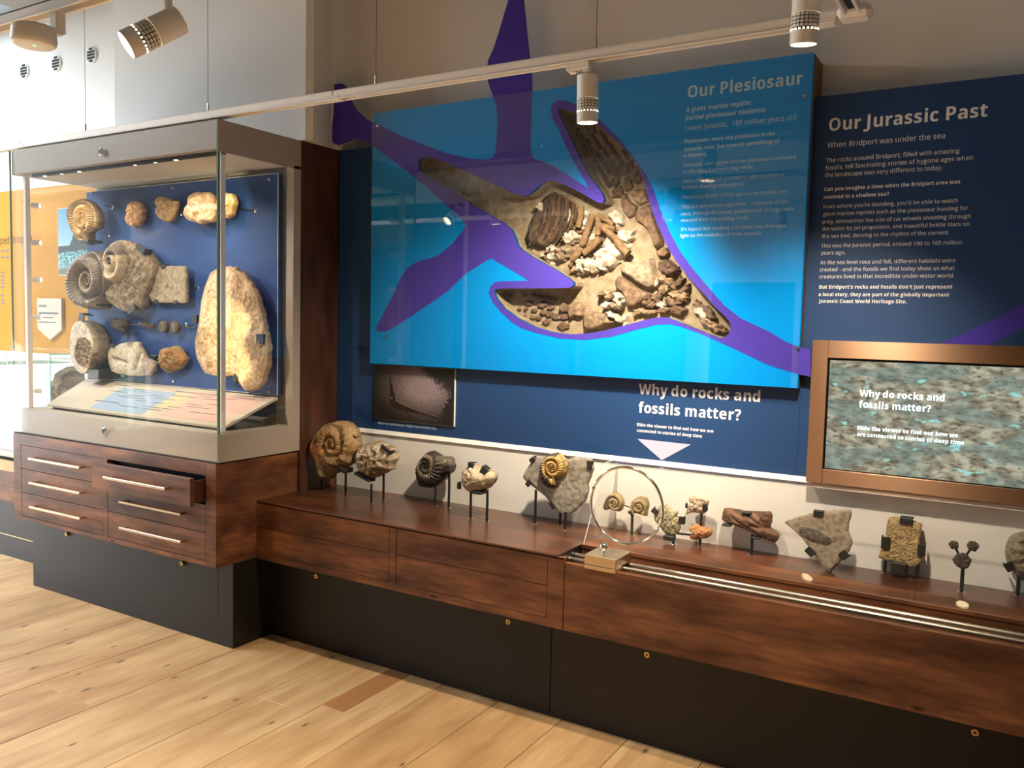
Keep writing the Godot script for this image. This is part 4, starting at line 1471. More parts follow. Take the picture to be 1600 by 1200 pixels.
	# recessed plinths with round locks
	for q in [[-3.0796, -1.527, "dark brown recessed plinth under the drawer section of the bench"], [-1.5235, 1.6, "dark brown recessed plinth under the rail section of the bench"]]:
		t = thing("bench_plinth", q[2], "plinth", Vector3((q[0] + q[1]) / 2, 0, 0.2), "bench plinths")
		m = Shape.new()
		m.span(Vector3(q[0], 0.0, 0.0), Vector3(q[1], UNDER - 0.001, 0.4301), 0.001)
		part("panel", m, M.plinth, t)
		for x in ([-2.785, -1.726] if q[0] < -2 else [-1.125, -0.06]):
			m = Shape.new()
			var c := Vector3(x, 0.341, 0.4301)
			m.lathe(c, Vector3(0, 0, 1), [[0.0, 0.001], [0.0035, 0.001], [0.0045, 0.003], [0.0105, 0.003], [0.012, 0.0]], 20)
			part("lock", m, M.brass, t)
			m = Shape.new()
			m.lathe(c, Vector3(0, 0, 1), [[0.0, 0.0036], [0.0045, 0.0036]], 12)
			part("keyhole", m, M.mesh_black, t)
	# acrylic hood over the right hand fossils
	t = thing("acrylic_hood", "clear acrylic hood with sloping front over the right hand bench fossils", "hood", Vector3(0, TOP, 0.17))
	var yb := TOP + 0.0015
	var yt := 0.984
	var hx := -1.452
	m = Shape.new()
	m.quad(Vector3(hx, yb, 0.318), Vector3(x1, yb, 0.318), Vector3(x1, yt, 0.140), Vector3(hx, yt, 0.140), Vector3(0, 0.5, 1))
	part("front_sheet", m, M.acrylic, t)
	m = Shape.new()
	m.quad(Vector3(hx, yt, 0.140), Vector3(x1, yt, 0.140), Vector3(x1, yt, 0.020), Vector3(hx, yt, 0.020), Vector3.UP)
	part("top_sheet", m, M.acrylic, t)
	m = Shape.new()
	m.quad(Vector3(hx, yb, 0.318), Vector3(hx, yt, 0.140), Vector3(hx, yt, 0.020), Vector3(hx, yb, 0.020), Vector3(-1, 0, 0))
	part("end_sheet", m, M.acrylic, t)
	m = Shape.new()
	m.cyl(Vector3(hx, yb, 0.318), Vector3(hx, yt, 0.140), 0.0016, 6)
	m.cyl(Vector3(hx, yt, 0.140), Vector3(hx, yt, 0.020), 0.0016, 6)
	m.cyl(Vector3(hx, yt, 0.020), Vector3(hx, yb, 0.020), 0.0016, 6)
	m.cyl(Vector3(hx, yt, 0.140), Vector3(x1, yt, 0.140), 0.0012, 6)
	part("polished_edge", m, M.acrylic_edge, t)

func build_screen():
	var t := thing("video_screen", "wall screen in brushed metal frame reading Why do rocks and fossils matter", "screen", Vector3(-0.15, 0.9858, 0.03))
	var L := -0.667
	var Rr := 0.37
	var B := 0.9875
	var T := 1.5139
	var z := 0.0668
	var a := P(1293.5, 559, z)
	var b := P(1285, 733, z)
	var il: float = (a.x + b.x) / 2
	var it := a.y
	var ib := b.y
	var ir := Rr - (il - L)
	# frame: four bars, so that the brushing follows each
	for q in [[Vector3(L, B, 0.001), Vector3(il, T, z)], [Vector3(ir, B, 0.001), Vector3(Rr, T, z)], [Vector3(il, it, 0.001), Vector3(ir, T, z)], [Vector3(il, B, 0.001), Vector3(ir, ib, z)]]:
		var m := Shape.new()
		m.span(q[0], q[1], 0.0012)
		m.flat_uv()
		part("frame", m, M.brushed, t)
	var m2 := Shape.new()
	m2.span(Vector3(il, ib, 0.005), Vector3(ir, it, z - 0.012))
	part("bezel", m2, M.bezel, t)
	m2 = Shape.new()
	m2.picture(Vector3(il + 0.006, ib + 0.004, z - 0.0115), Vector3(ir - 0.006, ib + 0.004, z - 0.0115), Vector3(ir - 0.006, it - 0.008, z - 0.0115), Vector3(il + 0.006, it - 0.008, z - 0.0115))
	part("display", m2, M.screen, t)
	lines("bold_lettering", [["Why do rocks and", 1343, 619, 1476], ["fossils matter?", 1342, 636.5, 1455], ["Slide the viewer to find out how we", 1339, 671, 1497], ["are connected to stories of deep time", 1339, 681, 1507]], z - 0.0112, true, M.screen_text, t)

# ---------------------------------------------------------------- the glazed display case
func build_case():
	var x0 := -4.7235
	var x1 := -3.0642
	var zf := 0.763
	var zb := 0.2657
	var y0 := 0.8904
	var y1 := 2.4099
	# plinth and drawer unit
	var t := thing("case_plinth", "dark brown plinth standing on the floor under the drawer unit", "plinth", Vector3(-3.9, 0, 0.3))
	var m := Shape.new()
	m.span(Vector3(-4.7349, 0, -0.10), Vector3(-3.0805, 0.4050, 0.6658), 0.0015)
	part("panel", m, M.plinth, t)
	m = Shape.new()
	m.span(Vector3(-3.184, 0.14, 0.6655), Vector3(-3.181, 0.404, 0.6661))
	part("door_gap", m, M.dark_gap, t)
	for x in [-4.392, -3.435]:
		m = Shape.new()
		var c := Vector3(x, 0.349, 0.6658)
		m.lathe(c, Vector3(0, 0, 1), [[0.0, 0.012], [0.0045, 0.012], [0.0105, 0.012], [0.012, 0.009], [0.012, 0.0]], 20)
		part("lock", m, M.brass, t)
		m = Shape.new()
		m.lathe(c, Vector3(0, 0, 1), [[0.0, 0.0125], [0.0045, 0.0125]], 12)
		part("keyhole", m, M.mesh_black, t)
	t = thing("drawer_unit", "walnut drawer unit of six drawers under the display case, one pulled open", "drawer unit", Vector3(-3.9, 0.4057, 0.4))
	var fz := zf - 0.022
	m = Shape.new()
	m.span(Vector3(-4.7349, 0.4057, -0.10), Vector3(-3.0796, 0.884, fz - 0.004), 0.001)
	part("carcass", m, M.walnut, t)
	m = Shape.new()
	var xs := [-4.7349, -4.662, -3.926, -3.886, -3.1495, -3.0796]
	m.span(Vector3(xs[0], 0.4057, fz - 0.004), Vector3(xs[1], 0.884, zf), 0.0008)
	m.span(Vector3(xs[4], 0.4057, fz - 0.004), Vector3(xs[5], 0.884, zf), 0.0008)
	m.span(Vector3(xs[2], 0.4285, fz - 0.004), Vector3(xs[3], 0.824, zf), 0.0008)
	m.span(Vector3(xs[1], 0.4057, fz - 0.004), Vector3(xs[4], 0.4285, zf), 0.0008)
	m.span(Vector3(xs[1], 0.824, fz - 0.004), Vector3(xs[4], 0.884, zf), 0.0008)
	part("face_frame", m, M.walnut, t)
	m = Shape.new()
	m.span(Vector3(xs[0] + 0.003, 0.884, -0.1), Vector3(xs[5] - 0.003, 0.8904, zf - 0.004))
	part("shadow_gap", m, M.dark_gap, t)
	m = Shape.new()
	m.span(Vector3(xs[3] + 0.002, 0.694, fz - 0.0035), Vector3(xs[4] - 0.002, 0.822, fz - 0.002))
	part("drawer_opening", m, M.dark_gap, t)
	for col in 2:
		var a: float = xs[1] if col == 0 else xs[3]
		var b: float = xs[2] if col == 0 else xs[4]
		for row in 3:
			var lo := 0.430 + row * 0.1312
			var open := 0.083 if col == 1 and row == 2 else 0.0
			m = Shape.new()
			m.span(Vector3(a + 0.0014, lo + 0.0012, fz + open), Vector3(b - 0.0014, lo + 0.1296, zf - 0.0004 + open), 0.0012)
			var d := part("drawer", m, M.walnut, t, "drawer pulled open" if open > 0 else "")
			if open > 0:
				m = Shape.new()
				m.span(Vector3(a + 0.012, lo + 0.012, 0.45), Vector3(a + 0.026, lo + 0.112, fz + open))
				m.span(Vector3(b - 0.026, lo + 0.012, 0.45), Vector3(b - 0.012, lo + 0.112, fz + open))
				m.span(Vector3(a + 0.026, lo + 0.012, 0.45), Vector3(b - 0.026, lo + 0.020, fz + open))
				var tray := part("drawer_tray", m, M.walnut_upright, d)
				tray.position = Vector3.ZERO
			m = Shape.new()
			var hx := (a + b) / 2 - (0.004 if col == 0 else -0.006)
			var hy := lo + 0.072
			var z := zf + open
			m.box(Vector3(hx, hy, z + 0.031), Vector3(0.462, 0.0125, 0.0105), 0.0015)
			for s in [-1.0, 1.0]:
				m.box(Vector3(hx + s * 0.214, hy, z + 0.0125), Vector3(0.0105, 0.0105, 0.0275), 0.001)
			var h := part("handle", m, M.nickel, d, "pale metal bar handle")
			h.position = Vector3.ZERO
	# glazed cabinet
	t = thing("display_case", "grey glazed display case of mounted fossils standing on the walnut drawer unit", "display case", Vector3(-3.9, y0, 0.5))
	m = Shape.new()
	m.span(Vector3(x0 + 0.004, y0 + 0.001, zb), Vector3(x1 - 0.008, 1.018, zf - 0.011), 0.001)
	m.span(Vector3(x1 - 0.008, y0 + 0.001, zb), Vector3(x1, 1.020, zf - 0.001), 0.001)
	part("base_box", m, M.grey_case, t)
	m = Shape.new()
	m.span(Vector3(x0 + 0.004, 2.285, zb), Vector3(x1 - 0.008, y1, zf - 0.011), 0.001)
	m.span(Vector3(x1 - 0.008, 2.270, zb), Vector3(x1, y1, zf - 0.001), 0.001)
	part("top_box", m, M.grey_case, t)
	m = Shape.new()
	m.span(Vector3(x1 - 0.05, 1.018, zb), Vector3(x1, 2.285, 0.312), 0.001)
	m.span(Vector3(x0, y0, zb - 0.006), Vector3(x1, y1, zb))
	part("back_frame", m, M.grey_case, t)
	m = Shape.new()
	m.span(Vector3(x0 + 0.004, 1.018, zb), Vector3(x1 - 0.05, 2.285, zb + 0.008))
	part("back_board", m, M.case_lining, t)
	m = Shape.new()
	m.span(Vector3(x0 + 0.004, 1.018, zb + 0.03), Vector3(x1 - 0.055, 1.0195, zf - 0.02))
	m.span(Vector3(x0 + 0.004, 2.2835, zb + 0.03), Vector3(x1 - 0.055, 2.285, zf - 0.06))
	part("lining", m, M.case_lining, t)
	m = Shape.new()
	m.span(Vector3(x0, y0 + 0.001, zf - 0.010), Vector3(x1 - 0.009, y1 - 0.001, zf))
	part("front_pane", m, M.glass, t)
	m = Shape.new()
	m.span(Vector3(x1 - 0.007, 1.022, 0.315), Vector3(x1 - 0.001, 2.268, zf - 0.012))
	part("right_pane", m, M.glass, t)
	m = Shape.new()
	m.span(Vector3(x0 + 0.001, 1.018, zb + 0.01), Vector3(x0 + 0.007, 2.285, zf - 0.012))
	part("left_pane", m, M.glass, t)
	m = Shape.new()
	m.span(Vector3(x1 - 0.009, y0 + 0.001, zf - 0.010), Vector3(x1 - 0.0005, y1 - 0.001, zf))
	m.span(Vector3(x0 - 0.003, y0 + 0.001, zf - 0.010), Vector3(x0, y1 - 0.001, zf))
	m.span(Vector3(x1 - 0.008, 1.022, zf - 0.012), Vector3(x1 - 0.001, 2.268, zf - 0.010))
	m.span(Vector3(x0 + 0.001, 2.2825, zb + 0.01), Vector3(x0 + 0.007, 2.285, zf - 0.012))
	part("glass_edge", m, M.glass_edge, t)
	for q in [P(158, 237, zf), P(163, 673, zf)]:
		m = Shape.new()
		m.lathe(q, Vector3(0, 0, 1), [[0.018, 0.0], [0.018, 0.004], [0.015, 0.006], [0.006, 0.006], [0.006, 0.005], [0.0, 0.005]], 24)
		part("lock", m, M.chrome, t)
		m = Shape.new()
		m.lathe(q, Vector3(0, 0, 1), [[0.0, 0.0068], [0.006, 0.0068]], 14)
		part("keyhole", m, M.mesh_black, t)
	# strip light under the top and two light poles
	m = Shape.new()
	m.span(Vector3(-4.60, 2.270, 0.688), Vector3(-3.10, 2.285, 0.712), 0.001)
	var bar := part("light_bar", m, M.mesh_black, t)
	for px in [70.0, 96.5, 124.0, 211.0, 243.0, 275.0]:
		var c := P(px, 270.0 - (px - 70.0) * 0.108, 0.70)
		m = Shape.new()
		m.lathe(Vector3(c.x, 2.2695, 0.70), Vector3.UP, [[0.0, -0.002], [0.008, -0.001], [0.009, 0.0005]], 14)
		var l := part("led", m, M.led if px in [70.0, 124.0, 275.0] else M.led_soft, bar)
		l.position = Vector3.ZERO
		spot("case_led_light", Vector3(c.x, 2.262, 0.70), Vector3(c.x + 0.05, 1.75, 0.33), 40.0, 0.095, Color(1.0, 0.91, 0.77), 0.008, 0.6)
	for side in 2:
		var pxs := -4.675 if side == 0 else -3.116
		m = Shape.new()
		m.span(Vector3(pxs - 0.013, 1.0195, 0.687), Vector3(pxs + 0.013, 2.2835, 0.713), 0.002)
		var pole := part("light_pole", m, M.lamp_body, t)
		for y in [2.125, 1.925, 1.725, 1.522, 1.318, 1.114]:
			if side == 0 and y == 1.318:
				continue
			var d := Vector3(0.80 if side == 0 else -0.74, 0.0, -0.62).normalized()
			var from := Vector3(pxs, y, 0.700) + d * 0.006
			m = Shape.new()
			m.lathe(from, d, [[0.0, 0.0], [0.005, 0.0], [0.005, 0.018], [0.013, 0.020], [0.0145, 0.024], [0.0145, 0.060], [0.012, 0.062], [0.0115, 0.058]], 20)
			var hd := part("spot_head", m, M.lamp_body, pole)
			hd.position = Vector3.ZERO
			m = Shape.new()
			m.lathe(from, d, [[0.0, 0.0585], [0.0115, 0.0585]], 20)
			var ln := part("spot_lens", m, M.led, pole)
			ln.position = Vector3.ZERO
	# the light those heads throw
	var aims := [[0, 2.125, -4.50, 2.05, 0.50, 0.50], [0, 1.725, -4.35, 1.72, 0.40, 0.30], [0, 1.114, -4.40, 1.30, 0.45, 0.20], [1, 2.125, -3.52, 2.10, 0.40, 0.50], [1, 1.522, -3.40, 1.50, 0.40, 0.50], [1, 1.318, -3.38, 1.32, 0.40, 0.40]]
	for q in aims:
		var pxs := -4.675 if q[0] == 0 else -3.116
		var d := Vector3(0.80 if q[0] == 0 else -0.74, 0.0, -0.62).normalized()
		spot("case_spot_light", Vector3(pxs, q[1], 0.70) + d * 0.072, Vector3(q[2], q[3], q[4]), 32.0, q[5] * (0.16 if q[0] == 0 else 0.26), Color(1.0, 0.90, 0.70), 0.012, 0.7)
	# walnut cladding between the case and the blue wall panel
	t = thing("walnut_cladding", "upright walnut cladding panel between the display case and blue wall panel", "panel", Vector3(-3.08, TOP, 0.16))
	m = Shape.new()
	m.span(Vector3(-3.078, TOP + 0.0005, 0.001), Vector3(-3.0605, 2.4105, 0.2650), 0.001)
	part("sheet", m, M.walnut_upright, t)
	# blue backing board with its fixing screws
	t = thing("backing_board", "blue backing board inside the display case carrying the pinned fossils", "board", Vector3(-3.93, 1.165, 0.31))
	m = Shape.new()
	m.span(Vector3(-4.715, 1.166, 0.300), Vector3(-3.152, 2.250, 0.332), 0.001)
	part("board", m, M.case_blue, t)
	m = Shape.new()
	m.span(Vector3(-3.1525, 1.165, 0.3285), Vector3(-3.1505, 2.251, 0.3325))
	m.span(Vector3(-4.715, 1.1645, 0.3285), Vector3(-3.1505, 1.1665, 0.3325))
	m.span(Vector3(-4.715, 2.2495, 0.3285), Vector3(-3.1505, 2.2515, 0.3325))
	part("pale_edge", m, M.print_white, t)
	for s in [[421, 281], [421, 611], [270, 294], [143, 302], [272, 596]]:
		m = Shape.new()
		m.lathe(P(s[0], s[1], 0.332), Vector3(0, 0, 1), [[0.003, 0.002], [0.004, 0.0035], [0.008, 0.003], [0.009, 0.0]], 16)
		part("screw", m, M.chrome, t)
	# sloping label panel
	t = thing("label_panel", "sloping white label panel with blue and pink areas along the case floor", "label panel", Vector3(-3.85, 1.02, 0.5))
	var fl := Vector3(-4.60, 1.040, 0.70)
	var fr := Vector3(-3.135, 1.040, 0.675)
	var bl := Vector3(-4.70, 1.170, 0.345)
	var br := Vector3(-3.135, 1.158, 0.345)
	fl = Vector3(-4.56, 1.046, 0.675)
	var n := (fr - fl).cross(bl - fl).normalized()
	if n.y < 0:
		n = -n
	m = Shape.new()
	var tk := n * -0.012
	m.quad(fl, fr, br, bl, n)
	m.quad(fl + tk, fr + tk, br + tk, bl + tk, -n)
	m.quad(fl, fr, fr + tk, fl + tk, Vector3(0, 0, 1))
	m.quad(fr, br, br + tk, fr + tk, Vector3(1, 0, 0))
	m.quad(fl, bl, bl + tk, fl + tk, Vector3(-1, 0, 0))
	part("panel", m, M.paper, t)
	m = Shape.new()
	var dn := Vector3(0, -0.135, 0)
	var e := Vector3(0, 0, -0.03)
	var fl2 := fl + tk + e
	var fr2 := fr + tk + e + Vector3(-0.012, 0, 0)
	var bl2 := bl + tk
	var br2 := br + tk + Vector3(-0.012, 0, 0)
	m.quad(fl2, fr2, Vector3(fr2.x, 1.0196, fr2.z), Vector3(fl2.x, 1.0196, fl2.z), Vector3(0, 0, 1))
	m.quad(fr2, br2, Vector3(br2.x, 1.0196, br2.z), Vector3(fr2.x, 1.0196, fr2.z), Vector3(1, 0, 0))
	part("support", m, M.mesh_black, t)
	var at := func(u: float, w: float) -> Vector3: return fl.lerp(fr, u).lerp(bl.lerp(br, u), w) + n * 0.0008
	for q in [[0.26, 0.05, 0.56, 0.80, "print_sky"], [0.56, 0.30, 0.66, 0.80, "print_sand"], [0.64, 0.10, 0.97, 0.90, "print_pink"]]:
		m = Shape.new()
		m.quad(at.call(q[0], q[1]), at.call(q[2], q[1]), at.call(q[2], q[3]), at.call(q[0], q[3]), n)
		part("colour_area", m, M[q[4]], t)
	m = Shape.new()
	var rng := RandomNumberGenerator.new()
	rng.seed = 5
	for k in 46:
		var u := rng.randf_range(0.05, 0.84)
		var w: float = 0.22 + 0.07 * rng.randi_range(0, 10)
		var len := rng.randf_range(0.05, 0.12)
		m.quad(at.call(u, w) + n * 0.0006, at.call(u + len, w) + n * 0.0006, at.call(u + len, w + 0.014) + n * 0.0006, at.call(u, w + 0.014) + n * 0.0006, n)
	var fine := part("fine_print", m, M.print_grey, t)
	fine.set_meta("kind", "stuff")

# ---------------------------------------------------------------- fossils
# a worked face inside an outline, with a rounded rim and a solid back; hf(q, f, a) gives relief in metres, cf the stone's own colour
func relief(poly: PackedVector2Array, z: float, thick: float, hf: Callable, cf: Callable, centre = null, nr := 18, na := 84, edge := 0.012, round_ := 3.0) -> Shape:
	var c := Vector2.ZERO
	if centre == null:
		for p in poly:
			c += p
		c /= poly.size()
	else:
		c = centre
	var rows := []
	var cols := []
	var rr := []
	for j in na:
		rr.append(reach(poly, c, TAU * j / na))
	for i in nr:
		var f := pow(float(i) / (nr - 1), 0.85)
		var ring := []
		var cl := []
		for j in na:
			var a := TAU * j / na
			var q: Vector2 = Vector2(cos(a), sin(a)) * rr[j] * f
			var h: float = hf.call(q, f, a)
			var drop: float = edge * pow(f, round_ * 2.0)
			ring.append(Vector3(c.x + q.x, c.y + q.y, z + h * (1.0 - pow(f, 12.0)) - drop))
			cl.append(cf.call(q, f, a))
		rows.append(ring)
		cols.append(cl)
	for s in [[1.012, 0.35], [1.0, 0.75], [0.90, 1.0], [0.0, 1.0]]:
		var ring := []
		var cl := []
		for j in na:
			var a := TAU * j / na
			var q: Vector2 = Vector2(cos(a), sin(a)) * rr[j]
			var w := 1.0 + 0.05 * noise(Vector3(q.x, q.y, s[1] * 0.1), 26.0) if s[0] > 0 else 1.0
			ring.append(Vector3(c.x + q.x * s[0] * w, c.y + q.y * s[0] * w, z - edge - (thick - edge) * s[1]))
			cl.append(cf.call(q, 1.2, a))
		rows.append(ring)
		cols.append(cl)
	var m := Shape.new()
	m.rings(rows, true, cols)
	return m

func poly_radius(poly: PackedVector2Array) -> float:
	var b := Rect2(poly[0], Vector2.ZERO)
	for p in poly:
		b = b.expand(p)
	return (b.size.x + b.size.y) / 4.0

# coiled shell relief about s (relative to the outline's centre); radius rad
func coil(q: Vector2, s: Vector2, rad: float, grow: float, ribs: int, depth: float, rib_h: float, sense := 1.0, turn := 0.0) -> Array:
	var d := q - s
	var r: float = max(d.length() / rad, 0.012)
	var a := atan2(d.y, d.x) * sense + turn
	var ph := log(1.0 / r) / log(grow) + a / TAU
	var w: float = ph - floor(ph)
	var body := pow(sin(PI * clampf(w, 0.0, 1.0)), 0.7)
	var rib := cos(a * ribs + w * 1.6)
	return [depth * body + rib_h * rib * body, w, rib, r]

func stone_thing(called: String, label: String, group: String, m: Shape, material: Material, partname := "") -> MeshInstance3D:
	var mi := part(called, m, material)
	tag(mi, label, "fossil", group)
	return mi

# padded clip bent over the edge of a specimen
func clip(o: Node3D, px: float, py: float, z: float, ang: float, len: float, wid: float, back_: float):
	var back := back_ * 0.5
	var c := P(px, py, z)
	var m := Shape.new()
	m.box(c + Vector3(0, 0, 0.003), Vector3(len, wid, 0.005), 0.0015, Basis(Vector3(0, 0, 1), deg_to_rad(ang)))
	m.box(c + Vector3(0, 0, -back / 2).rotated(Vector3.UP, 0) + Vector3(cos(deg_to_rad(ang)), sin(deg_to_rad(ang)), 0) * len * 0.45, Vector3(0.004, wid, back), 0.001, Basis(Vector3(0, 0, 1), deg_to_rad(ang)))
	part("clip", m, M.clip, o)

func rod(o: Node3D, a: Vector3, b: Vector3, r := 0.0035):
	var m := Shape.new()
	m.cyl(a, b, r, 10)
	part("rod", m, M.mount, o)

func rosette(o: Node3D, p: Vector3, d: Vector3):
	var m := Shape.new()
	m.lathe(p, d, [[0.0, 0.004], [0.004, 0.004], [0.009, 0.0015], [0.010, 0.0]], 16)
	part("collar", m, M.chrome, o)

func build_case_fossils():
	var g := "fossils pinned inside the display case"
	var mg := "pin mounts inside the display case"
	var bz := 0.332
	# 1 golden ammonite, top left
	var z := 0.475
	var cream := Color(0.60, 0.44, 0.22)
	var poly := flat(crop(90, 290, 10, [230, 220, 330, 200, 430, 240, 510, 330, 550, 430, 565, 540, 545, 650, 450, 700, 385, 760, 370, 850, 405, 915, 300, 870, 230, 800, 170, 690, 130, 560, 115, 450, 130, 340, 170, 270]), z)
	var c3 := P(128, 341, z)
	var cc := Vector2(c3.x, c3.y)
	var rad := 0.150
	var hf := func(q: Vector2, f: float, a: float) -> float:
		var k := coil(q, Vector2.ZERO, rad, 1.75, 40, 0.026, 0.006, -1.0, 1.2)
		return k[0] - 0.02 * (1.0 - k[3])
	var cf := func(q: Vector2, f: float, a: float) -> Color:
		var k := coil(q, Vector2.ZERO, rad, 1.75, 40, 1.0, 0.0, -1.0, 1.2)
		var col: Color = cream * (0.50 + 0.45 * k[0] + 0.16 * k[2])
		if f > 1.0:
			col = Color(0.20, 0.12, 0.05)
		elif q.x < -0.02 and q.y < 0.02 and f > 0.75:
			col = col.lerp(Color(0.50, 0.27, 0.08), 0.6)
		return col
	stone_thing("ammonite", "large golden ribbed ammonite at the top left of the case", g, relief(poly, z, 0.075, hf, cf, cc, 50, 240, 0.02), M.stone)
	var mt := thing("pin_mount", "two black rods holding the large golden ammonite to the blue board", "mount", Vector3(cc.x, cc.y, bz), mg)
	for q in [[176, 324, 165, 322], [171, 367, 140, 365]]:
		var b := P(q[0], q[1], bz)
		rod(mt, b, Vector3(cc.x + 0.1, b.y, z - 0.07))
		rosette(mt, b, Vector3(0, 0, 1))
	var m := Shape.new()
	m.span(Vector3(cc.x - 0.02, cc.y - 0.135, z - 0.09), Vector3(cc.x + 0.06, cc.y - 0.118, z + 0.004), 0.003)
	part("clip", m, M.clip, mt)
	# generic knobbly specimens: outline, tone, thickness, relief, label
	var lumpy := [
		["shell_fossil", crop(90, 290, 10, [1150, 235, 1220, 250, 1280, 300, 1300, 400, 1285, 480, 1260, 560, 1220, 620, 1160, 645, 1080, 620, 1040, 580, 1035, 500, 1060, 430, 1055, 340, 1090, 270]), 0.40, 0.05, 0.012, Color(0.42, 0.27, 0.15), Color(0.20, 0.10, 0.05), "small oval brown shell fossil right of the large golden ammonite"],
		["shell_fossil", crop(180, 290, 6.667, [390, 170, 410, 125, 460, 110, 520, 130, 570, 160, 620, 150, 612, 220, 600, 290, 590, 310, 540, 370, 490, 370, 430, 330, 405, 290, 405, 240, 430, 210, 395, 190]), 0.40, 0.04, 0.012, Color(0.50, 0.36, 0.20), Color(0.32, 0.19, 0.09), "small tan two lobed shell fossil with dark groove in the top row"],
		["rock_fossil", crop(180, 290, 6.667, [690, 250, 730, 220, 730, 150, 760, 90, 820, 60, 880, 65, 950, 65, 980, 110, 1000, 170, 1020, 290, 980, 370, 920, 380, 870, 400, 800, 375, 740, 360, 700, 320, 685, 280]), 0.42, 0.05, 0.016, Color(0.66, 0.52, 0.34), Color(0.40, 0.24, 0.14), "pale cream lumpy fossil rock in the top row left of the glass corner"],
		["rock_fossil", crop(180, 290, 6.667, [1030, 200, 1050, 110, 1130, 70, 1190, 80, 1215, 160, 1200, 230, 1180, 300, 1135, 340, 1080, 300, 1030, 260]), 0.42, 0.05, 0.014, Color(0.68, 0.55, 0.35), Color(0.45, 0.27, 0.10), "brightly lit cream fossil lump seen behind the glass corner of the case"],
		["tooth_fossil", crop(90, 480, 10, [830, 170, 920, 178, 1050, 180, 1058, 290, 1010, 320, 1020, 390, 980, 380, 900, 345, 815, 330, 800, 250]), 0.39, 0.03, 0.010, Color(0.10, 0.08, 0.06), Color(0.04, 0.03, 0.025), "small dark bony fragment with notched lower edge in the third row"],
		["bone_fossil", crop(90, 480, 10, [1235, 225, 1300, 230, 1470, 262, 1480, 330, 1430, 330, 1280, 300, 1240, 270]), 0.39, 0.022, 0.006, Color(0.085, 0.055, 0.04), Color(0.04, 0.03, 0.025), "dark slender bone fragment threaded on the rod in the third row"],
		["cluster_fossil", crop(180, 480, 10, [680, 660, 740, 640, 800, 640, 880, 605, 960, 640, 1000, 720, 1060, 810, 1010, 900, 960, 960, 870, 1000, 790, 1030, 720, 980, 680, 900, 665, 780]), 0.40, 0.05, 0.024, Color(0.36, 0.17, 0.06), Color(0.24, 0.19, 0.08), "rough rusty orange fossil cluster in the bottom row of the case"],
	]
	for q in lumpy:
		z = q[2]
		poly = flat(q[1], z)
		var amp: float = q[4]
		var ca: Color = q[5]
		var cb: Color = q[6]
		hf = func(p: Vector2, f: float, a: float) -> float:
			return amp * (1.1 * (1.0 - f * f) + 0.9 * noise(Vector3(p.x, p.y, amp * 50.0), 24.0) + 0.4 * noise(Vector3(p.x, p.y, amp * 90.0), 70.0))
		cf = func(p: Vector2, f: float, a: float) -> Color:
			return ca.lerp(cb, clampf(0.42 + 1.1 * noise(Vector3(p.x, p.y, amp * 70.0), 30.0) + (0.35 if f > 1.0 else 0.0), 0.0, 1.0))
		stone_thing(q[0], q[7], g, relief(poly, z, q[3], hf, cf, null, 20, 64, 0.012), M.stone)
	var rods := [[[215, 330, 208, 332], "short black pin holding the small oval brown shell fossil"], [[284, 334, 262, 333], "black pin behind the tan two lobed shell fossil"], [[318, 318, 305, 320], "black pin behind the pale cream lumpy fossil rock"], [[399, 329, 350, 322], "long black pin reaching right of the brightly lit cream lump"], [[295, 559, 280, 560], "black pin right of the rusty orange fossil cluster"]]
	for q in rods:
		var b := P(q[0][0], q[0][1], bz)
		mt = thing("pin_mount", q[1], "mount", b, mg)
		rod(mt, b, P(q[0][2], q[0][3], 0.385), 0.0028)
		rosette(mt, b, Vector3(0, 0, 1))
	# 2 polished dark ammonite
	z = 0.47
	var steel := Color(0.14, 0.115, 0.085)
	poly = flat(crop(90, 370, 10, [300, 300, 400, 225, 520, 215, 650, 262, 720, 340, 752, 480, 770, 620, 752, 760, 700, 850, 640, 930, 612, 1120, 420, 1130, 300, 1100, 180, 1050, 160, 950, 168, 880, 112, 820, 105, 745, 170, 690, 160, 560, 225, 410]), z)
	c3 = P(138, 432, z)
	cc = Vector2(c3.x, c3.y)
	var eye := P(139.5, 437.5, z)
	var eo := Vector2(eye.x, eye.y) - cc
	hf = func(q: Vector2, f: float, a: float) -> float:
		var k := coil(q, eo, 0.215, 2.5, 44, 0.060, 0.0018, 1.0, 2.4)
		var low: float = 0.02 * noise(Vector3(q.x, q.y, 1.0), 16.0) if q.y < -0.13 else 0.0
		return k[0] - 0.05 * clampf(1.0 - k[3] * 1.6, 0.0, 1.0) + low
	cf = func(q: Vector2, f: float, a: float) -> Color:
		if q.y < -0.14 or f > 1.0:
			return Color(0.20, 0.16, 0.10) * (0.9 + 0.6 * noise(Vector3(q.x, q.y, 2.0), 20.0))
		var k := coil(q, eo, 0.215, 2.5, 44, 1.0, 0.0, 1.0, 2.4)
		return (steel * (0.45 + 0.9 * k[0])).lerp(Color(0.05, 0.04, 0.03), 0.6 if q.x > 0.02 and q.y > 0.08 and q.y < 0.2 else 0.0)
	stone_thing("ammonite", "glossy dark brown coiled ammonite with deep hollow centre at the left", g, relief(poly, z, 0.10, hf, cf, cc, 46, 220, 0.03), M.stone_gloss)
	mt = thing("pin_mount", "bracket under the glossy dark ammonite at the left of the case", "mount", Vector3(cc.x, cc.y - 0.2, bz), mg)
	var bb := P(160, 477, bz)
	rod(mt, bb, Vector3(cc.x + 0.02, bb.y + 0.005, z - 0.08))
	m = Shape.new()
	m.span(Vector3(cc.x - 0.05, bb.y - 0.004, z - 0.09), Vector3(cc.x + 0.09, bb.y + 0.006, z + 0.004), 0.002)
	part("clip", m, M.clip, mt)
	# 3 grey matrix block with an ammonite in its upper left
	z = 0.455
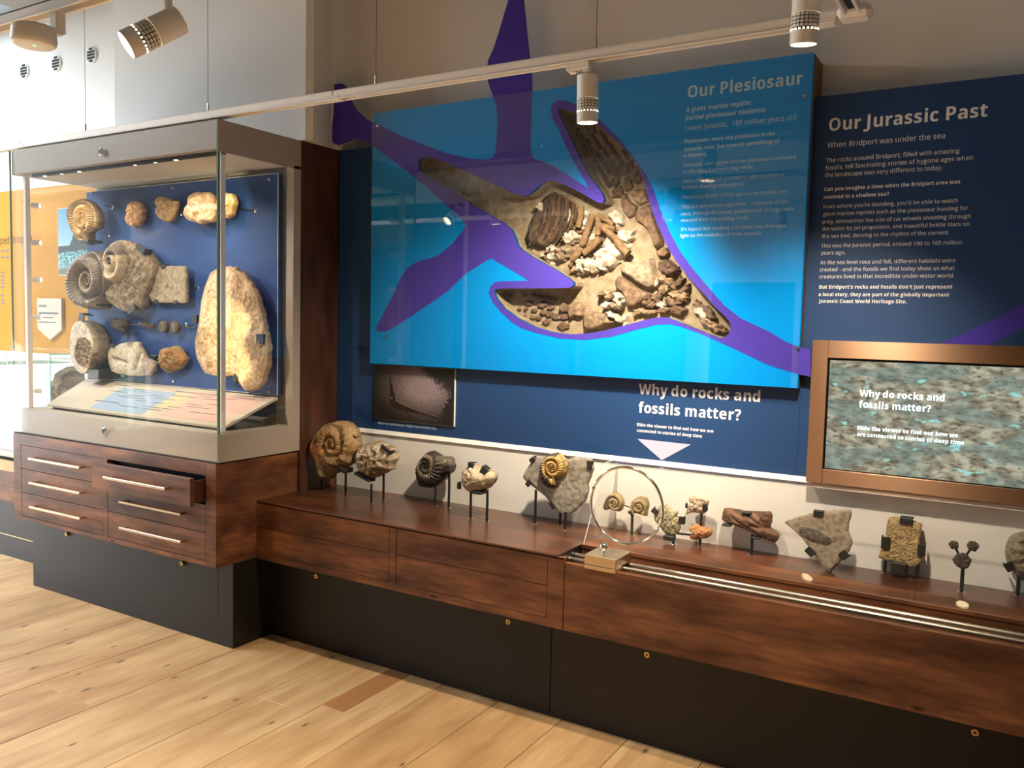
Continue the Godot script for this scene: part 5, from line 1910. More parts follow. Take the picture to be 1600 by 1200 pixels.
	poly = flat(crop(90, 370, 10, [700, 250, 740, 130, 830, 68, 930, 40, 1050, 80, 1180, 140, 1215, 205, 1330, 262, 1420, 380, 1432, 450, 1410, 600, 1330, 800, 1290, 900, 1225, 1130, 1050, 1182, 900, 1130, 780, 1050, 702, 980, 690, 870, 735, 800, 780, 700, 742, 600, 718, 420]), z)
	c3 = P(196, 432, z)
	cc = Vector2(c3.x, c3.y)
	eye = P(181, 408.5, z)
	var eo2 := Vector2(eye.x, eye.y) - cc
	hf = func(q: Vector2, f: float, a: float) -> float:
		var d := (q - eo2).length()
		var rough := 0.022 * noise(Vector3(q.x, q.y, 7.0), 16.0) + 0.010 * noise(Vector3(q.x, q.y, 8.0), 44.0)
		if d < 0.118:
			var k := coil(q, eo2, 0.118, 2.9, 40, 0.036, 0.0020, -1.0, 1.0)
			return lerpf(k[0] + 0.012, rough, smoothstep(0.095, 0.118, d))
		return rough
	cf = func(q: Vector2, f: float, a: float) -> Color:
		var b := Color(0.24, 0.195, 0.13) * (0.95 + 0.35 * noise(Vector3(q.x, q.y, 5.0), 26.0))
		var d := (q - eo2).length()
		if d < 0.11:
			if (q - eo2).y > 0.03 and (q - eo2).x > -0.03:
				return Color(0.13, 0.105, 0.075)
			if d < 0.024:
				return Color(0.08, 0.06, 0.04)
			return Color(0.40, 0.33, 0.22)
		return b
	stone_thing("ammonite_block", "tall grey brown rock with a ribbed ammonite in its upper half", g, relief(poly, z, 0.09, hf, cf, cc, 40, 120, 0.025), M.stone)
	mt = thing("pin_mount", "angled black clips gripping the tall grey brown ammonite rock", "mount", Vector3(cc.x, cc.y, bz), mg)
	clip(mt, 220, 389, z, -28, 0.075, 0.035, 0.09)
	clip(mt, 206, 484, z, 30, 0.07, 0.03, 0.09)
	bb = P(220, 470, bz)
	rod(mt, bb, Vector3(cc.x + 0.04, bb.y, z - 0.08))
	# 4 square slab
	z = 0.40
	poly = flat([Vector2(231, 417), Vector2(260, 415.5), Vector2(288, 416), Vector2(289, 440), Vector2(289.3, 474), Vector2(266, 473), Vector2(243, 473), Vector2(236, 470), Vector2(231, 458), Vector2(229.5, 450), Vector2(231.5, 438)], z)
	hf = func(q: Vector2, f: float, a: float) -> float:
		return 0.004 * noise(Vector3(q.x, q.y, 9.0), 14.0) - 0.012 * exp(-(q - Vector2(0.03, 0.0)).length_squared() / 0.0003) + (0.012 * noise(Vector3(q.x, q.y, 3.0), 40.0) if q.x < -0.04 and q.y < 0.0 else 0.0)
	cf = func(q: Vector2, f: float, a: float) -> Color:
		return Color(0.275, 0.235, 0.165) * (1.0 + 0.35 * noise(Vector3(q.x, q.y, 4.0), 22.0)) * (0.5 if (q - Vector2(0.03, 0.0)).length() < 0.012 else 1.0)
	stone_thing("fossil_slab", "square grey stone slab in the second row of the case", g, relief(poly, z, 0.035, hf, cf, null, 30, 120, 0.003, 6.0), M.stone)
	mt = thing("pin_mount", "small clips and pin holding the square grey stone slab", "mount", P(260, 445, bz), mg)
	clip(mt, 256, 416.5, z, 90, 0.02, 0.035, 0.05)
	clip(mt, 245, 471, z, -90, 0.02, 0.03, 0.05)
	clip(mt, 275, 472, z, -90, 0.02, 0.03, 0.05)
	bb = P(309, 450, bz)
	rod(mt, bb, P(285, 450, z - 0.03), 0.0028)
	rosette(mt, bb, Vector3(0, 0, 1))
	# 5 pale thick block with a dark fossil face
	z = 0.47
	poly = flat(crop(90, 480, 10, [180, 480, 200, 330, 260, 235, 330, 212, 420, 262, 490, 372, 530, 470, 550, 620, 540, 760, 482, 900, 440, 1000, 370, 1045, 290, 1000, 230, 900, 190, 800, 175, 650]), z)
	hf = func(q: Vector2, f: float, a: float) -> float:
		var d := (q - Vector2(0.03, -0.03)).length()
		return 0.004 * noise(Vector3(q.x, q.y, 2.0), 20.0) + (0.022 * noise(Vector3(q.x, q.y, 6.0), 46.0) - 0.006 if d < 0.085 else 0.0)
	cf = func(q: Vector2, f: float, a: float) -> Color:
		if f > 1.0:
			return Color(0.30, 0.24, 0.16) * (0.9 + 0.5 * noise(Vector3(q.x, q.y, 2.0), 18.0))
		var d := (q - Vector2(0.03, -0.03)).length()
		var k := noise(Vector3(q.x, q.y, 6.0), 46.0)
		if d < 0.085:
			return Color(0.33, 0.26, 0.17).lerp(Color(0.09, 0.06, 0.04), clampf(0.3 - k * 2.0, 0.0, 1.0))
		return Color(0.60, 0.53, 0.40)
	stone_thing("jaw_fossil", "thick pale stone with dark pitted fossil in its face at lower left", g, relief(poly, z, 0.125, hf, cf, null, 34, 100, 0.006, 5.0), M.stone)
	mt = thing("pin_mount", "dark bracket holding the thick pale stone at lower left", "mount", P(150, 570, bz), mg)
	clip(mt, 128, 497, z - 0.02, 75, 0.05, 0.05, 0.11)
	m = Shape.new()
	var lowp := P(143, 583, z)
	m.span(Vector3(lowp.x - 0.06, lowp.y - 0.035, z - 0.135), Vector3(lowp.x + 0.05, lowp.y + 0.02, z - 0.01), 0.004)
	part("clip", m, M.clip, mt)
	bb = P(165, 520, bz)
	rod(mt, bb, P(150, 522, z - 0.12))
	rosette(mt, bb, Vector3(0, 0, 1))
	# threaded row: two small discs on a long rod
	for k in 2:
		var c := P([253.0, 270.0][k], [510.5, 511.5][k], 0.395)
		m = Shape.new()
		m.lathe(c + Vector3(0, 0, -0.03), Vector3(0, 0, 1), [[0.0, 0.0], [0.026, 0.0], [0.034, 0.006], [0.030, 0.015], [0.034, 0.024], [0.026, 0.030], [0.020, 0.026], [0.0, 0.025]], 26, false)
		for i in m.v.size():
			var o := m.v[i] - c
			m.v[i] += Vector3(o.x, o.y, 0.0) * 0.12 * noise(m.v[i], 60.0)
		m.colored = true
		for i in m.col.size():
			m.col[i] = Color(0.10, 0.085, 0.065) * (0.9 + 0.6 * noise(m.v[i], 50.0))
		stone_thing("vertebra_fossil", ["dark round vertebra with pale arc, left of the threaded pair", "dark round vertebra with pale arc, right of the threaded pair"][k], g, m, M.stone)
		var arc := Shape.new()
		var pts := []
		for i in 9:
			var a := (-0.9 + 1.8 * i / 8.0) + (PI if k == 1 else 0.0) * 0.0
			pts.append(c + Vector3(-0.012 + 0.020 * cos(a), 0.026 * sin(a), 0.001))
		arc.tube(pts, 0.0022, 6)
		part("pale_arc", arc, M.bone_pale if M.has("bone_pale") else bone_plain("bone_pale", Color(0.72, 0.68, 0.60)), get_child(get_child_count() - 1))
	mt = thing("pin_mount", "long black rod threading the dark fragments of the third row", "mount", P(250, 510, 0.37), mg)
	rod(mt, P(186, 506, 0.368), P(306, 512, 0.368), 0.0042)
	for px in [234.0, 262.5, 292.0]:
		rod(mt, P(px, 509.5, 0.368), Vector3(P(px, 509.5, 0.368).x, P(px, 509.5, 0.368).y, bz), 0.003)
		rosette(mt, Vector3(P(px, 509.5, 0.368).x, P(px, 507.0, 0.368).y, 0.372), Vector3(0, 0, 1))
	# whitish slab, bottom row
	z = 0.41
	poly = flat(crop(90, 480, 10, [770, 700, 810, 625, 900, 605, 960, 572, 1080, 547, 1225, 545, 1262, 640, 1305, 700, 1350, 800, 1480, 850, 1490, 950, 1400, 1062, 1250, 1075, 1100, 1070, 920, 1040, 820, 1000, 780, 880, 762, 790]), z)
	hf = func(q: Vector2, f: float, a: float) -> float:
		var line: float = absf(q.y + 0.02 + 0.15 * q.x)
		return 0.006 * noise(Vector3(q.x, q.y, 4.0), 12.0) - (0.008 if line < 0.008 and q.x > -0.14 and q.x < 0.0 else 0.0) - 0.02 * exp(-(q - Vector2(0.02, 0.09)).length_squared() / 0.0006) - 0.02 * exp(-pow((q.x - 0.09 - q.y * 0.5), 2.0) / 0.0001) * (1.0 if absf(q.y) < 0.06 else 0.0)
	cf = func(q: Vector2, f: float, a: float) -> Color:
		var c := Color(0.50, 0.44, 0.33)
		var line: float = absf(q.y + 0.02 + 0.15 * q.x)
		if line < 0.007 and q.x > -0.14 and q.x < 0.01:
			c = Color(0.22, 0.17, 0.11)
		if (q - Vector2(0.02, 0.09)).length() < 0.03:
			c = Color(0.26, 0.20, 0.13)
		if q.x > 0.13:
			c = Color(0.36, 0.28, 0.22)
		return c * (0.95 + 0.25 * noise(Vector3(q.x, q.y, 1.0), 30.0))
	stone_thing("fossil_slab", "whitish irregular stone slab in the bottom row of the case", g, relief(poly, z, 0.04, hf, cf, null, 36, 120, 0.008), M.stone)
	mt = thing("pin_mount", "black pin and clips behind the whitish irregular slab", "mount", P(200, 575, bz), mg)
	clip(mt, 193, 586.5, z - 0.01, -90, 0.02, 0.04, 0.05)
	clip(mt, 176, 540.5, z, 90, 0.018, 0.03, 0.05)
	rod(mt, P(246, 557, 0.36), P(225, 557, 0.37), 0.009)
	rod(mt, P(243, 557, 0.36), P(243, 557, bz))
	# the big cream slab with red branching markings
	z = 0.43
	poly = flat(crop(290, 400, 5.455, [200, 140, 260, 105, 330, 90, 400, 100, 480, 160, 550, 250, 600, 370, 640, 520, 670, 660, 690, 780, 685, 900, 650, 1020, 635, 1090, 590, 1130, 490, 1150, 450, 1090, 390, 1015, 320, 1025, 250, 1025, 150, 1000, 110, 930, 75, 850, 65, 740, 85, 640, 105, 500, 120, 380, 150, 260]), z)
	c3 = P(358, 505, z)
	cc = Vector2(c3.x, c3.y)
	hf = func(q: Vector2, f: float, a: float) -> float:
		var r := noise(Vector3(q.x, q.y, 11.0), 9.0)
		var br: float = absf(noise(Vector3(q.x * 1.4, q.y, 5.0), 8.0))
		return 0.022 * (1.0 - f * f) + 0.012 * r + (0.006 if br < 0.05 else 0.0) + 0.004 * noise(Vector3(q.x, q.y, 12.0), 40.0)
	cf = func(q: Vector2, f: float, a: float) -> Color:
		var c := Color(0.60, 0.47, 0.30)
		var br: float = absf(noise(Vector3(q.x * 1.4, q.y, 5.0), 9.0))
		var big := noise(Vector3(q.x, q.y, 30.0), 5.0)
		if q.x > 0.02 or q.y < -0.02:
			c = c.lerp(Color(0.36, 0.17, 0.07), clampf(1.0 - br * 11.0, 0.0, 0.9))
			c = c.lerp(Color(0.30, 0.20, 0.09), clampf(big * 3.0, 0.0, 0.65))
		if f > 0.93:
			c = c.lerp(Color(0.34, 0.24, 0.13), 0.6)
		return c
	stone_thing("trace_fossil_slab", "tall cream stone slab with reddish branching markings at the right of the case", g, relief(poly, z, 0.05, hf, cf, cc, 70, 200, 0.010, 4.0), M.stone)
	mt = thing("pin_mount", "dark padded clips around the tall cream slab", "mount", Vector3(cc.x, cc.y, bz), mg)
	clip(mt, 407, 530, z, 0, 0.05, 0.05, 0.09)
	clip(mt, 368, 591, z, -35, 0.035, 0.04, 0.08)
	clip(mt, 305, 499, z, 180, 0.03, 0.045, 0.08)
	bb = P(417, 528, bz)
	rosette(mt, bb, Vector3(0, 0, 1))

# post with a small collar, from the bench up to a specimen
func post(o: Node3D, px: float, py: float, top: float, r := 0.0058, lean_to = null):
	var b := PY(px, py, TOP)
	var m := Shape.new()
	if lean_to == null:
		m.cyl(b, Vector3(b.x, top, b.z), r, 12)
	else:
		m.tube(smooth([b, Vector3(b.x, top - 0.012, b.z), Vector3(b.x, top, b.z) + (lean_to - Vector3(b.x, top, b.z)) * 0.25, lean_to], 5), r, 12)
	part("post", m, M.mount, o)
	m = Shape.new()
	m.lathe(b, Vector3.UP, [[0.0, 0.0018], [r, 0.0018], [r * 2.0, 0.0012], [r * 2.2, 0.0]], 18)
	part("collar", m, M.chrome, o)

func bench_mount(label: String, px: float, py: float) -> Node3D:
	return thing("specimen_mount", label, "mount", PY(px, py, TOP), "fossil mounts along the bench")

func build_bench_fossils():
	var g := "fossils mounted along the bench"
	var hf: Callable
	var cf: Callable
	var t: Node3D
	# 1 big rusty ammonite
	var z := 0.225
	var k1 := func(a: Array, zz: float) -> PackedVector2Array: return flat(crop(470, 650, 8.57, a), zz)
	var poly: PackedVector2Array = k1.call([250, 150, 340, 100, 450, 78, 560, 78, 640, 130, 690, 200, 715, 300, 725, 400, 710, 470, 650, 540, 640, 640, 560, 700, 500, 740, 400, 780, 350, 840, 290, 868, 235, 850, 205, 740, 160, 610, 115, 500, 98, 420, 130, 320, 190, 220], z)
	var c3 := P(520, 694, z)
	var cc := Vector2(c3.x, c3.y)
	hf = func(q: Vector2, f: float, a: float) -> float:
		var k := coil(q, Vector2(0.0, 0.0), 0.135, 2.6, 24, 0.030, 0.0025, 1.0, 2.2)
		return k[0] - 0.010 * (1.0 - k[3]) + 0.010 * noise(Vector3(q.x, q.y, 3.0), 28.0)
	cf = func(q: Vector2, f: float, a: float) -> Color:
		var c := Color(0.34, 0.19, 0.075).lerp(Color(0.46, 0.31, 0.16), clampf(0.5 + noise(Vector3(q.x, q.y, 6.0), 22.0) * 1.4, 0.0, 1.0))
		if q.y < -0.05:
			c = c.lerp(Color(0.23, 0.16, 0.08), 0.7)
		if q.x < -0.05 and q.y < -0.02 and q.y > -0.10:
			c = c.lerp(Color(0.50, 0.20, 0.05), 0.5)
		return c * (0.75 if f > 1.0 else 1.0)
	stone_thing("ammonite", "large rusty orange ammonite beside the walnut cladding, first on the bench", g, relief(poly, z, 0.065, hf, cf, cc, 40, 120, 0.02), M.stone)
	t = bench_mount("two dark posts and clips holding the large rusty ammonite", 520, 768)
	post(t, 503, 766, P(503, 745, 0.165).y)
	post(t, 540, 770, P(540, 738, 0.15).y)
	clip(t, 551, 681, z - 0.01, -40, 0.04, 0.022, 0.06)
	var m := Shape.new()
	var a0 := P(514, 720, z)
	var a1 := P(541, 735, z)
	m.box((a0 + a1) / 2 + Vector3(0, 0, 0.018), Vector3(a0.distance_to(a1) + 0.01, 0.022, 0.008), 0.002, Basis(Vector3(0, 0, 1), atan2(a1.y - a0.y, a1.x - a0.x)))
	m.box(a1 + Vector3(0.004, 0, -0.01), Vector3(0.012, 0.024, 0.06), 0.002)
	part("arm", m, M.clip, t)
	# 2 shelly lump
	z = 0.21
	poly = k1.call([735, 440, 780, 400, 850, 375, 905, 395, 950, 345, 1010, 350, 1070, 385, 1150, 420, 1215, 490, 1215, 590, 1175, 640, 1180, 720, 1090, 765, 980, 820, 900, 850, 790, 790, 720, 700, 700, 640, 672, 570, 700, 520], z)
	hf = func(q: Vector2, f: float, a: float) -> float:
		return 0.030 * (1.0 - f * f) + 0.018 * noise(Vector3(q.x, q.y, 2.0), 26.0) + 0.010 * absf(noise(Vector3(q.x, q.y, 5.0), 50.0))
	cf = func(q: Vector2, f: float, a: float) -> Color:
		var c := Color(0.26, 0.185, 0.11).lerp(Color(0.56, 0.47, 0.34), clampf(0.25 + noise(Vector3(q.x, q.y, 2.0), 26.0) * 2.2, 0.0, 1.0))
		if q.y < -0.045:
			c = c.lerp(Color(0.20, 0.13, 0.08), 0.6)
		return c
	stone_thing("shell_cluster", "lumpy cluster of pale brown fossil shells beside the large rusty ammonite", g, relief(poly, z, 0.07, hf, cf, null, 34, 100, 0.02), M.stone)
	t = bench_mount("two thin dark posts and a strap under the shell cluster", 590, 784)
	post(t, 580, 786, P(580, 752, 0.2).y)
	post(t, 599, 782, P(599, 740, 0.17).y)
	clip(t, 603, 702, z + 0.012, -30, 0.06, 0.022, 0.07)
	m = Shape.new()
	a0 = P(558, 738, z - 0.02)
	a1 = P(582, 751, z - 0.02)
	m.box((a0 + a1) / 2, Vector3(a0.distance_to(a1), 0.014, 0.05), 0.003, Basis(Vector3(0, 0, 1), atan2(a1.y - a0.y, a1.x - a0.x)))
	part("arm", m, M.clip, t)
	# 3 dark ribbed ammonite
	z = 0.125
	var k2 := func(a: Array, zz: float) -> PackedVector2Array: return flat(crop(630, 690, 8.57, a), zz)
	poly = k2.call([250, 190, 290, 150, 335, 135, 400, 170, 470, 205, 520, 210, 575, 220, 615, 260, 625, 340, 612, 415, 560, 450, 500, 530, 430, 590, 350, 625, 260, 622, 195, 605, 150, 500, 135, 420, 150, 350, 200, 250], z)
	c3 = P(668, 730, z)
	cc = Vector2(c3.x, c3.y)
	hf = func(q: Vector2, f: float, a: float) -> float:
		var k := coil(q, Vector2(-0.008, 0.010), 0.10, 2.3, 26, 0.012, 0.0045, 1.0, 1.0)
		return k[0] + 0.012 * (1.0 - f * f) - 0.014 * clampf(1.0 - k[3] * 2.2, 0.0, 1.0)
	cf = func(q: Vector2, f: float, a: float) -> Color:
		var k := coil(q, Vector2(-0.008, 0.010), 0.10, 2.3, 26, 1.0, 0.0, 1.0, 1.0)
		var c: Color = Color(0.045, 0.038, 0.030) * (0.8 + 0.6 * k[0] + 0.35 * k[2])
		c = c.lerp(Color(0.26, 0.20, 0.12), clampf(1.0 - absf(k[3] - 0.42) * 9.0, 0.0, 0.6))
		if q.x > 0.05 and q.y > 0.02:
			c = c.lerp(Color(0.20, 0.17, 0.12), 0.6)
		return c
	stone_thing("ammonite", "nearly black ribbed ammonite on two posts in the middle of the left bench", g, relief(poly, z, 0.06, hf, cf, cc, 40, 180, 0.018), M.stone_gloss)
	t = bench_mount("two dark posts with arm gripping the nearly black ammonite", 690, 792)
	post(t, 680, 790, P(680, 758, 0.12).y)
	post(t, 701, 793, P(701, 742, 0.115).y, 0.0058, P(690, 733, 0.10))
	clip(t, 697, 733, z + 0.006, 10, 0.05, 0.026, 0.05)
	# 4 pale heart shaped stone
	z = 0.225
	poly = k2.call([770, 380, 840, 345, 900, 315, 960, 335, 1010, 375, 1070, 385, 1130, 395, 1185, 450, 1195, 500, 1160, 570, 1105, 625, 1040, 660, 930, 690, 840, 680, 780, 620, 752, 520, 758, 440], z)
	hf = func(q: Vector2, f: float, a: float) -> float:
		var k := coil(q, Vector2(-0.03, 0.0), 0.06, 2.6, 6, 0.010, 0.0, 1.0, 0.0)
		return 0.030 * (1.0 - f * f) + (k[0] * 0.7 if k[3] < 1.0 else 0.0) + 0.005 * noise(Vector3(q.x, q.y, 2.0), 34.0)
	cf = func(q: Vector2, f: float, a: float) -> Color:
		return Color(0.58, 0.47, 0.31) * (0.92 + 0.4 * noise(Vector3(q.x, q.y, 8.0), 24.0)) * (0.7 if f > 1.0 else 1.0)
	stone_thing("rounded_fossil", "pale cream rounded fossil stone with a faint coil on two posts", g, relief(poly, z, 0.06, hf, cf, null, 30, 100, 0.018), M.stone)
	t = bench_mount("two dark posts and four clips under the pale cream stone", 748, 812)
	post(t, 735, 810, P(735, 768, 0.22).y)
	post(t, 760.5, 815, P(760, 764, 0.23).y, 0.0058, P(748, 768, 0.2))
	clip(t, 736, 728, z + 0.004, 90, 0.03, 0.03, 0.05)
	clip(t, 756, 735, z + 0.008, 60, 0.035, 0.03, 0.05)
	clip(t, 718, 759, z, 180, 0.022, 0.03, 0.05)
	m = Shape.new()
	a0 = P(748, 769, z - 0.01)
	m.box(a0, Vector3(0.05, 0.012, 0.05), 0.002)
	part("arm", m, M.clip, t)
	# 5 grey slab with golden ammonite
	z = 0.135
	var k3 := func(a: Array, zz: float) -> PackedVector2Array: return flat(crop(800, 690, 8, a), zz)
	poly = k3.call([122, 455, 155, 375, 210, 290, 280, 205, 400, 195, 560, 200, 690, 235, 765, 195, 830, 212, 920, 200, 985, 240, 1005, 340, 970, 430, 925, 530, 938, 630, 900, 740, 820, 830, 720, 900, 640, 912, 580, 895, 500, 800, 400, 680, 300, 600, 180, 510], z)
	c3 = P(874, 750, z)
	cc = Vector2(c3.x, c3.y)
	hf = func(q: Vector2, f: float, a: float) -> float:
		return 0.005 * noise(Vector3(q.x, q.y, 1.0), 9.0) + 0.0025 * noise(Vector3(q.x, q.y, 1.0), 36.0)
	cf = func(q: Vector2, f: float, a: float) -> Color:
		return Color(0.315, 0.285, 0.23) * (1.0 + 0.25 * noise(Vector3(q.x, q.y, 3.0), 18.0))
	var slab := stone_thing("ammonite_slab", "grey pointed stone slab bearing a golden striped ammonite on three posts", g, relief(poly, z, 0.030, hf, cf, cc, 30, 120, 0.006, 6.0), M.stone)
	z = 0.155
	poly = k3.call([345, 300, 390, 220, 460, 165, 540, 143, 610, 165, 655, 220, 682, 300, 660, 390, 610, 440, 545, 458, 480, 440, 450, 450, 470, 500, 500, 545, 545, 560, 500, 585, 430, 575, 370, 530, 335, 450, 325, 370], z)
	c3 = P(864, 730, z)
	cc = Vector2(c3.x, c3.y)
	hf = func(q: Vector2, f: float, a: float) -> float:
		var k := coil(q, Vector2(0.0, 0.0), 0.078, 2.1, 26, 0.016, 0.003, 1.0, 3.0)
		return k[0]
	cf = func(q: Vector2, f: float, a: float) -> Color:
		var k := coil(q, Vector2(0.0, 0.0), 0.078, 2.1, 26, 1.0, 0.0, 1.0, 3.0)
		var gold: Color = Color(0.52, 0.34, 0.12) * (0.6 + 0.5 * k[0])
		var stripe := cos(atan2(q.y, q.x) * 26.0 + 0.4)
		if k[3] > 0.62 and (q.x < -0.01 or (q.y > 0.045 and q.x < 0.02) or q.y < -0.075):
			return Color(0.045, 0.036, 0.028).lerp(Color(0.46, 0.36, 0.22), clampf(stripe * 1.4 - 0.7, 0.0, 0.8) if q.y > -0.05 else 0.0)
		return gold
	var am := part("ammonite", relief(poly, z, 0.022, hf, cf, cc, 40, 190, 0.010), M.stone_gloss, slab, "golden ammonite with black striped outer coil")
	am.position = Vector3.ZERO
	z = 0.135
	t = bench_mount("three dark posts and clips carrying the grey ammonite slab", 870, 820)
	post(t, 836, 818, P(836, 765, 0.135).y)
	post(t, 875, 820, P(875, 800, 0.10).y)
	post(t, 883, 828, P(883, 800, 0.16).y)
	clip(t, 832, 718, z, 38, 0.03, 0.018, 0.04)
	clip(t, 826.5, 755, z, 140, 0.022, 0.032, 0.04)
	clip(t, 921, 726, z, 0, 0.02, 0.034, 0.04)
	clip(t, 863, 789, z, -140, 0.022, 0.032, 0.04)
	# 6 two halves of a small ammonite on one post
	z = 0.085
	var k4 := func(a: Array, zz: float) -> PackedVector2Array: return flat(crop(930, 750, 12, a), zz)
	for k in 2:
		poly = k4.call([[140, 480, 190, 350, 260, 280, 320, 245, 390, 240, 460, 290, 510, 370, 522, 460, 490, 560, 430, 600, 350, 580, 270, 550, 230, 560, 190, 580, 135, 545], [662, 430, 720, 360, 790, 325, 860, 318, 940, 340, 980, 400, 992, 480, 970, 580, 950, 690, 850, 660, 760, 630, 690, 640, 645, 610, 650, 520]][k], z)
		c3 = P(930 + [360, 820][k] / 12.0, 750 + [420, 490][k] / 12.0, z)
		cc = Vector2(c3.x, c3.y)
		hf = func(q: Vector2, f: float, a: float) -> float:
			var kk := coil(q, Vector2(0, -0.004), 0.04, 2.3, 26, 0.011, 0.0012, 1.0 if k == 0 else -1.0, 1.0)
			return kk[0]
		cf = func(q: Vector2, f: float, a: float) -> Color:
			var kk := coil(q, Vector2(0, -0.004), 0.04, 2.3, 26, 1.0, 0.0, 1.0 if k == 0 else -1.0, 1.0)
			var c: Color = Color(0.33, 0.25, 0.13) * (0.65 + 0.5 * kk[0])
			if kk[3] < 0.45:
				c = c.lerp(Color(0.48, 0.38, 0.18), 0.7)
			if q.x < -0.022 and k == 0:
				c = Color(0.16, 0.14, 0.11)
			return c
		stone_thing("ammonite_half", ["small ammonite half on the left inside the magnifier ring", "small ammonite half on the right inside the magnifier ring"][k], g, relief(poly, z, 0.022, hf, cf, cc, 26, 80, 0.008), M.stone)
	t = bench_mount("single dark post with side arm for the two ammonite halves", 987, 836)
	post(t, 987, 836, P(987, 803, 0.072).y, 0.0058)
	rod(t, P(973, 789, 0.07), P(986, 793, 0.07), 0.0026)
	rod(t, P(986, 806, 0.072), P(986, 790, 0.07), 0.0032)
	m = Shape.new()
	m.box(P(986, 800, 0.085), Vector3(0.016, 0.012, 0.03), 0.002)
	part("clip", m, M.clip, t)
	# 7 grey green flake
	z = 0.105
	var k5 := func(a: Array, zz: float) -> PackedVector2Array: return flat(crop(1000, 760, 7.27, a), zz)
	poly = k5.call([205, 235, 240, 205, 290, 215, 340, 260, 370, 290, 415, 285, 420, 320, 400, 335, 440, 370, 445, 430, 450, 480, 410, 540, 370, 580, 310, 560, 270, 530, 210, 450, 160, 390, 150, 340, 185, 290], z)
	hf = func(q: Vector2, f: float, a: float) -> float:
		return 0.008 * (1.0 - f * f) + 0.006 * noise(Vector3(q.x * 2.0, q.y, 1.0), 44.0)
	cf = func(q: Vector2, f: float, a: float) -> Color:
		return Color(0.40, 0.36, 0.22) * (1.0 + 0.6 * noise(Vector3(q.x * 1.6, q.y, 1.0), 60.0))
	stone_thing("stone_flake", "grey green glittering stone flake right of the magnifier ring", g, relief(poly, z, 0.022, hf, cf, null, 26, 80, 0.006), M.stone)
	t = bench_mount("short dark post and clips for the grey green flake", 1052, 850)
	post(t, 1052, 850, P(1052, 838, 0.105).y, 0.0058)
	clip(t, 1024, 799, z, 145, 0.03, 0.024, 0.03)
	clip(t, 1065, 813, z, 0, 0.02, 0.032, 0.03)
	m = Shape.new()
	m.box(P(1046, 840, z - 0.004), Vector3(0.045, 0.02, 0.03), 0.003)
	part("clip", m, M.clip, t)
	# 8 pinkish white chip on a tall post and 9 orange chip in front
	z = 0.065
	poly = k5.call([545, 130, 590, 105, 650, 125, 700, 140, 775, 160, 765, 220, 740, 300, 700, 320, 640, 300, 580, 300, 520, 325, 530, 250, 560, 190], z)
	hf = func(q: Vector2, f: float, a: float) -> float:
		return 0.006 * (1.0 - f * f) + 0.008 * noise(Vector3(q.x, q.y, 3.0), 50.0)
	cf = func(q: Vector2, f: float, a: float) -> Color:
		return Color(0.66, 0.52, 0.38).lerp(Color(0.22, 0.15, 0.09), clampf(noise(Vector3(q.x, q.y, 3.0), 70.0) * 2.0 - 0.3 + (0.4 if q.y > 0.01 and q.x > 0.0 else 0.0), 0.0, 0.8))
	stone_thing("stone_chip", "small pinkish white stone chip on a tall thin post", g, relief(poly, z, 0.02, hf, cf, null, 22, 70, 0.005), M.stone)
	t = bench_mount("thin dark post rising behind the orange chip", 1094, 852)
	post(t, 1094, 852, P(1095, 800, 0.06).y, 0.005)
	clip(t, 1101, 793, z, 0, 0.016, 0.03, 0.03)
	clip(t, 1073, 790, z, 180, 0.010, 0.02, 0.03)
	z = 0.085
	poly = k5.call([540, 485, 570, 460, 620, 435, 660, 460, 720, 470, 780, 490, 805, 530, 790, 570, 740, 600, 680, 600, 640, 610, 590, 615, 560, 610, 550, 570, 590, 540, 570, 520], z)
	hf = func(q: Vector2, f: float, a: float) -> float:
		return 0.016 * (1.0 - f * f) + 0.010 * noise(Vector3(q.x, q.y, 6.0), 40.0)
	cf = func(q: Vector2, f: float, a: float) -> Color:
		return Color(0.50, 0.22, 0.085) * (0.9 + 0.6 * noise(Vector3(q.x, q.y, 6.0), 40.0))
	stone_thing("stone_chip", "small orange angular stone chip low in front of the thin post", g, relief(poly, z, 0.03, hf, cf, null, 22, 70, 0.012), M.stone)
	t = bench_mount("dark side arm reaching from the flake to the orange chip", 1070, 835)
	rod(t, P(1056, 833, 0.09), P(1082, 836, 0.07), 0.0045)
	rod(t, P(1093, 843, 0.07), P(1094, 851, 0.062), 0.004)
	# 10 fossil wood
	z = 0.09
	poly = k5.call([940, 255, 1050, 275, 1160, 295, 1260, 300, 1360, 310, 1450, 300, 1478, 350, 1475, 420, 1455, 490, 1500, 520, 1555, 560, 1545, 620, 1520, 655, 1400, 610, 1280, 550, 1150, 490, 1000, 430, 930, 410, 910, 380, 920, 310], z)
	hf = func(q: Vector2, f: float, a: float) -> float:
		var s := q.dot(Vector2(0.35, 1.0))
		return 0.018 * (1.0 - f * f) + 0.008 * noise(Vector3(q.x * 0.2, s, 2.0), 70.0) + 0.004 * noise(Vector3(q.x, q.y, 4.0), 40.0)
	cf = func(q: Vector2, f: float, a: float) -> Color:
		var s := q.dot(Vector2(0.35, 1.0))
		return Color(0.24, 0.125, 0.07).lerp(Color(0.10, 0.05, 0.03), clampf(0.4 + noise(Vector3(q.x * 0.2, s, 2.0), 70.0) * 2.0, 0.0, 1.0))
	stone_thing("fossil_wood", "brown splintered length of fossil wood slanting on a single post", g, relief(poly, z, 0.05, hf, cf, null, 30, 110, 0.02), M.stone)
	t = bench_mount("single dark post and clips under the brown fossil wood", 1174, 867)
	post(t, 1174, 867, P(1175, 835, 0.08).y, 0.006)
	m = Shape.new()
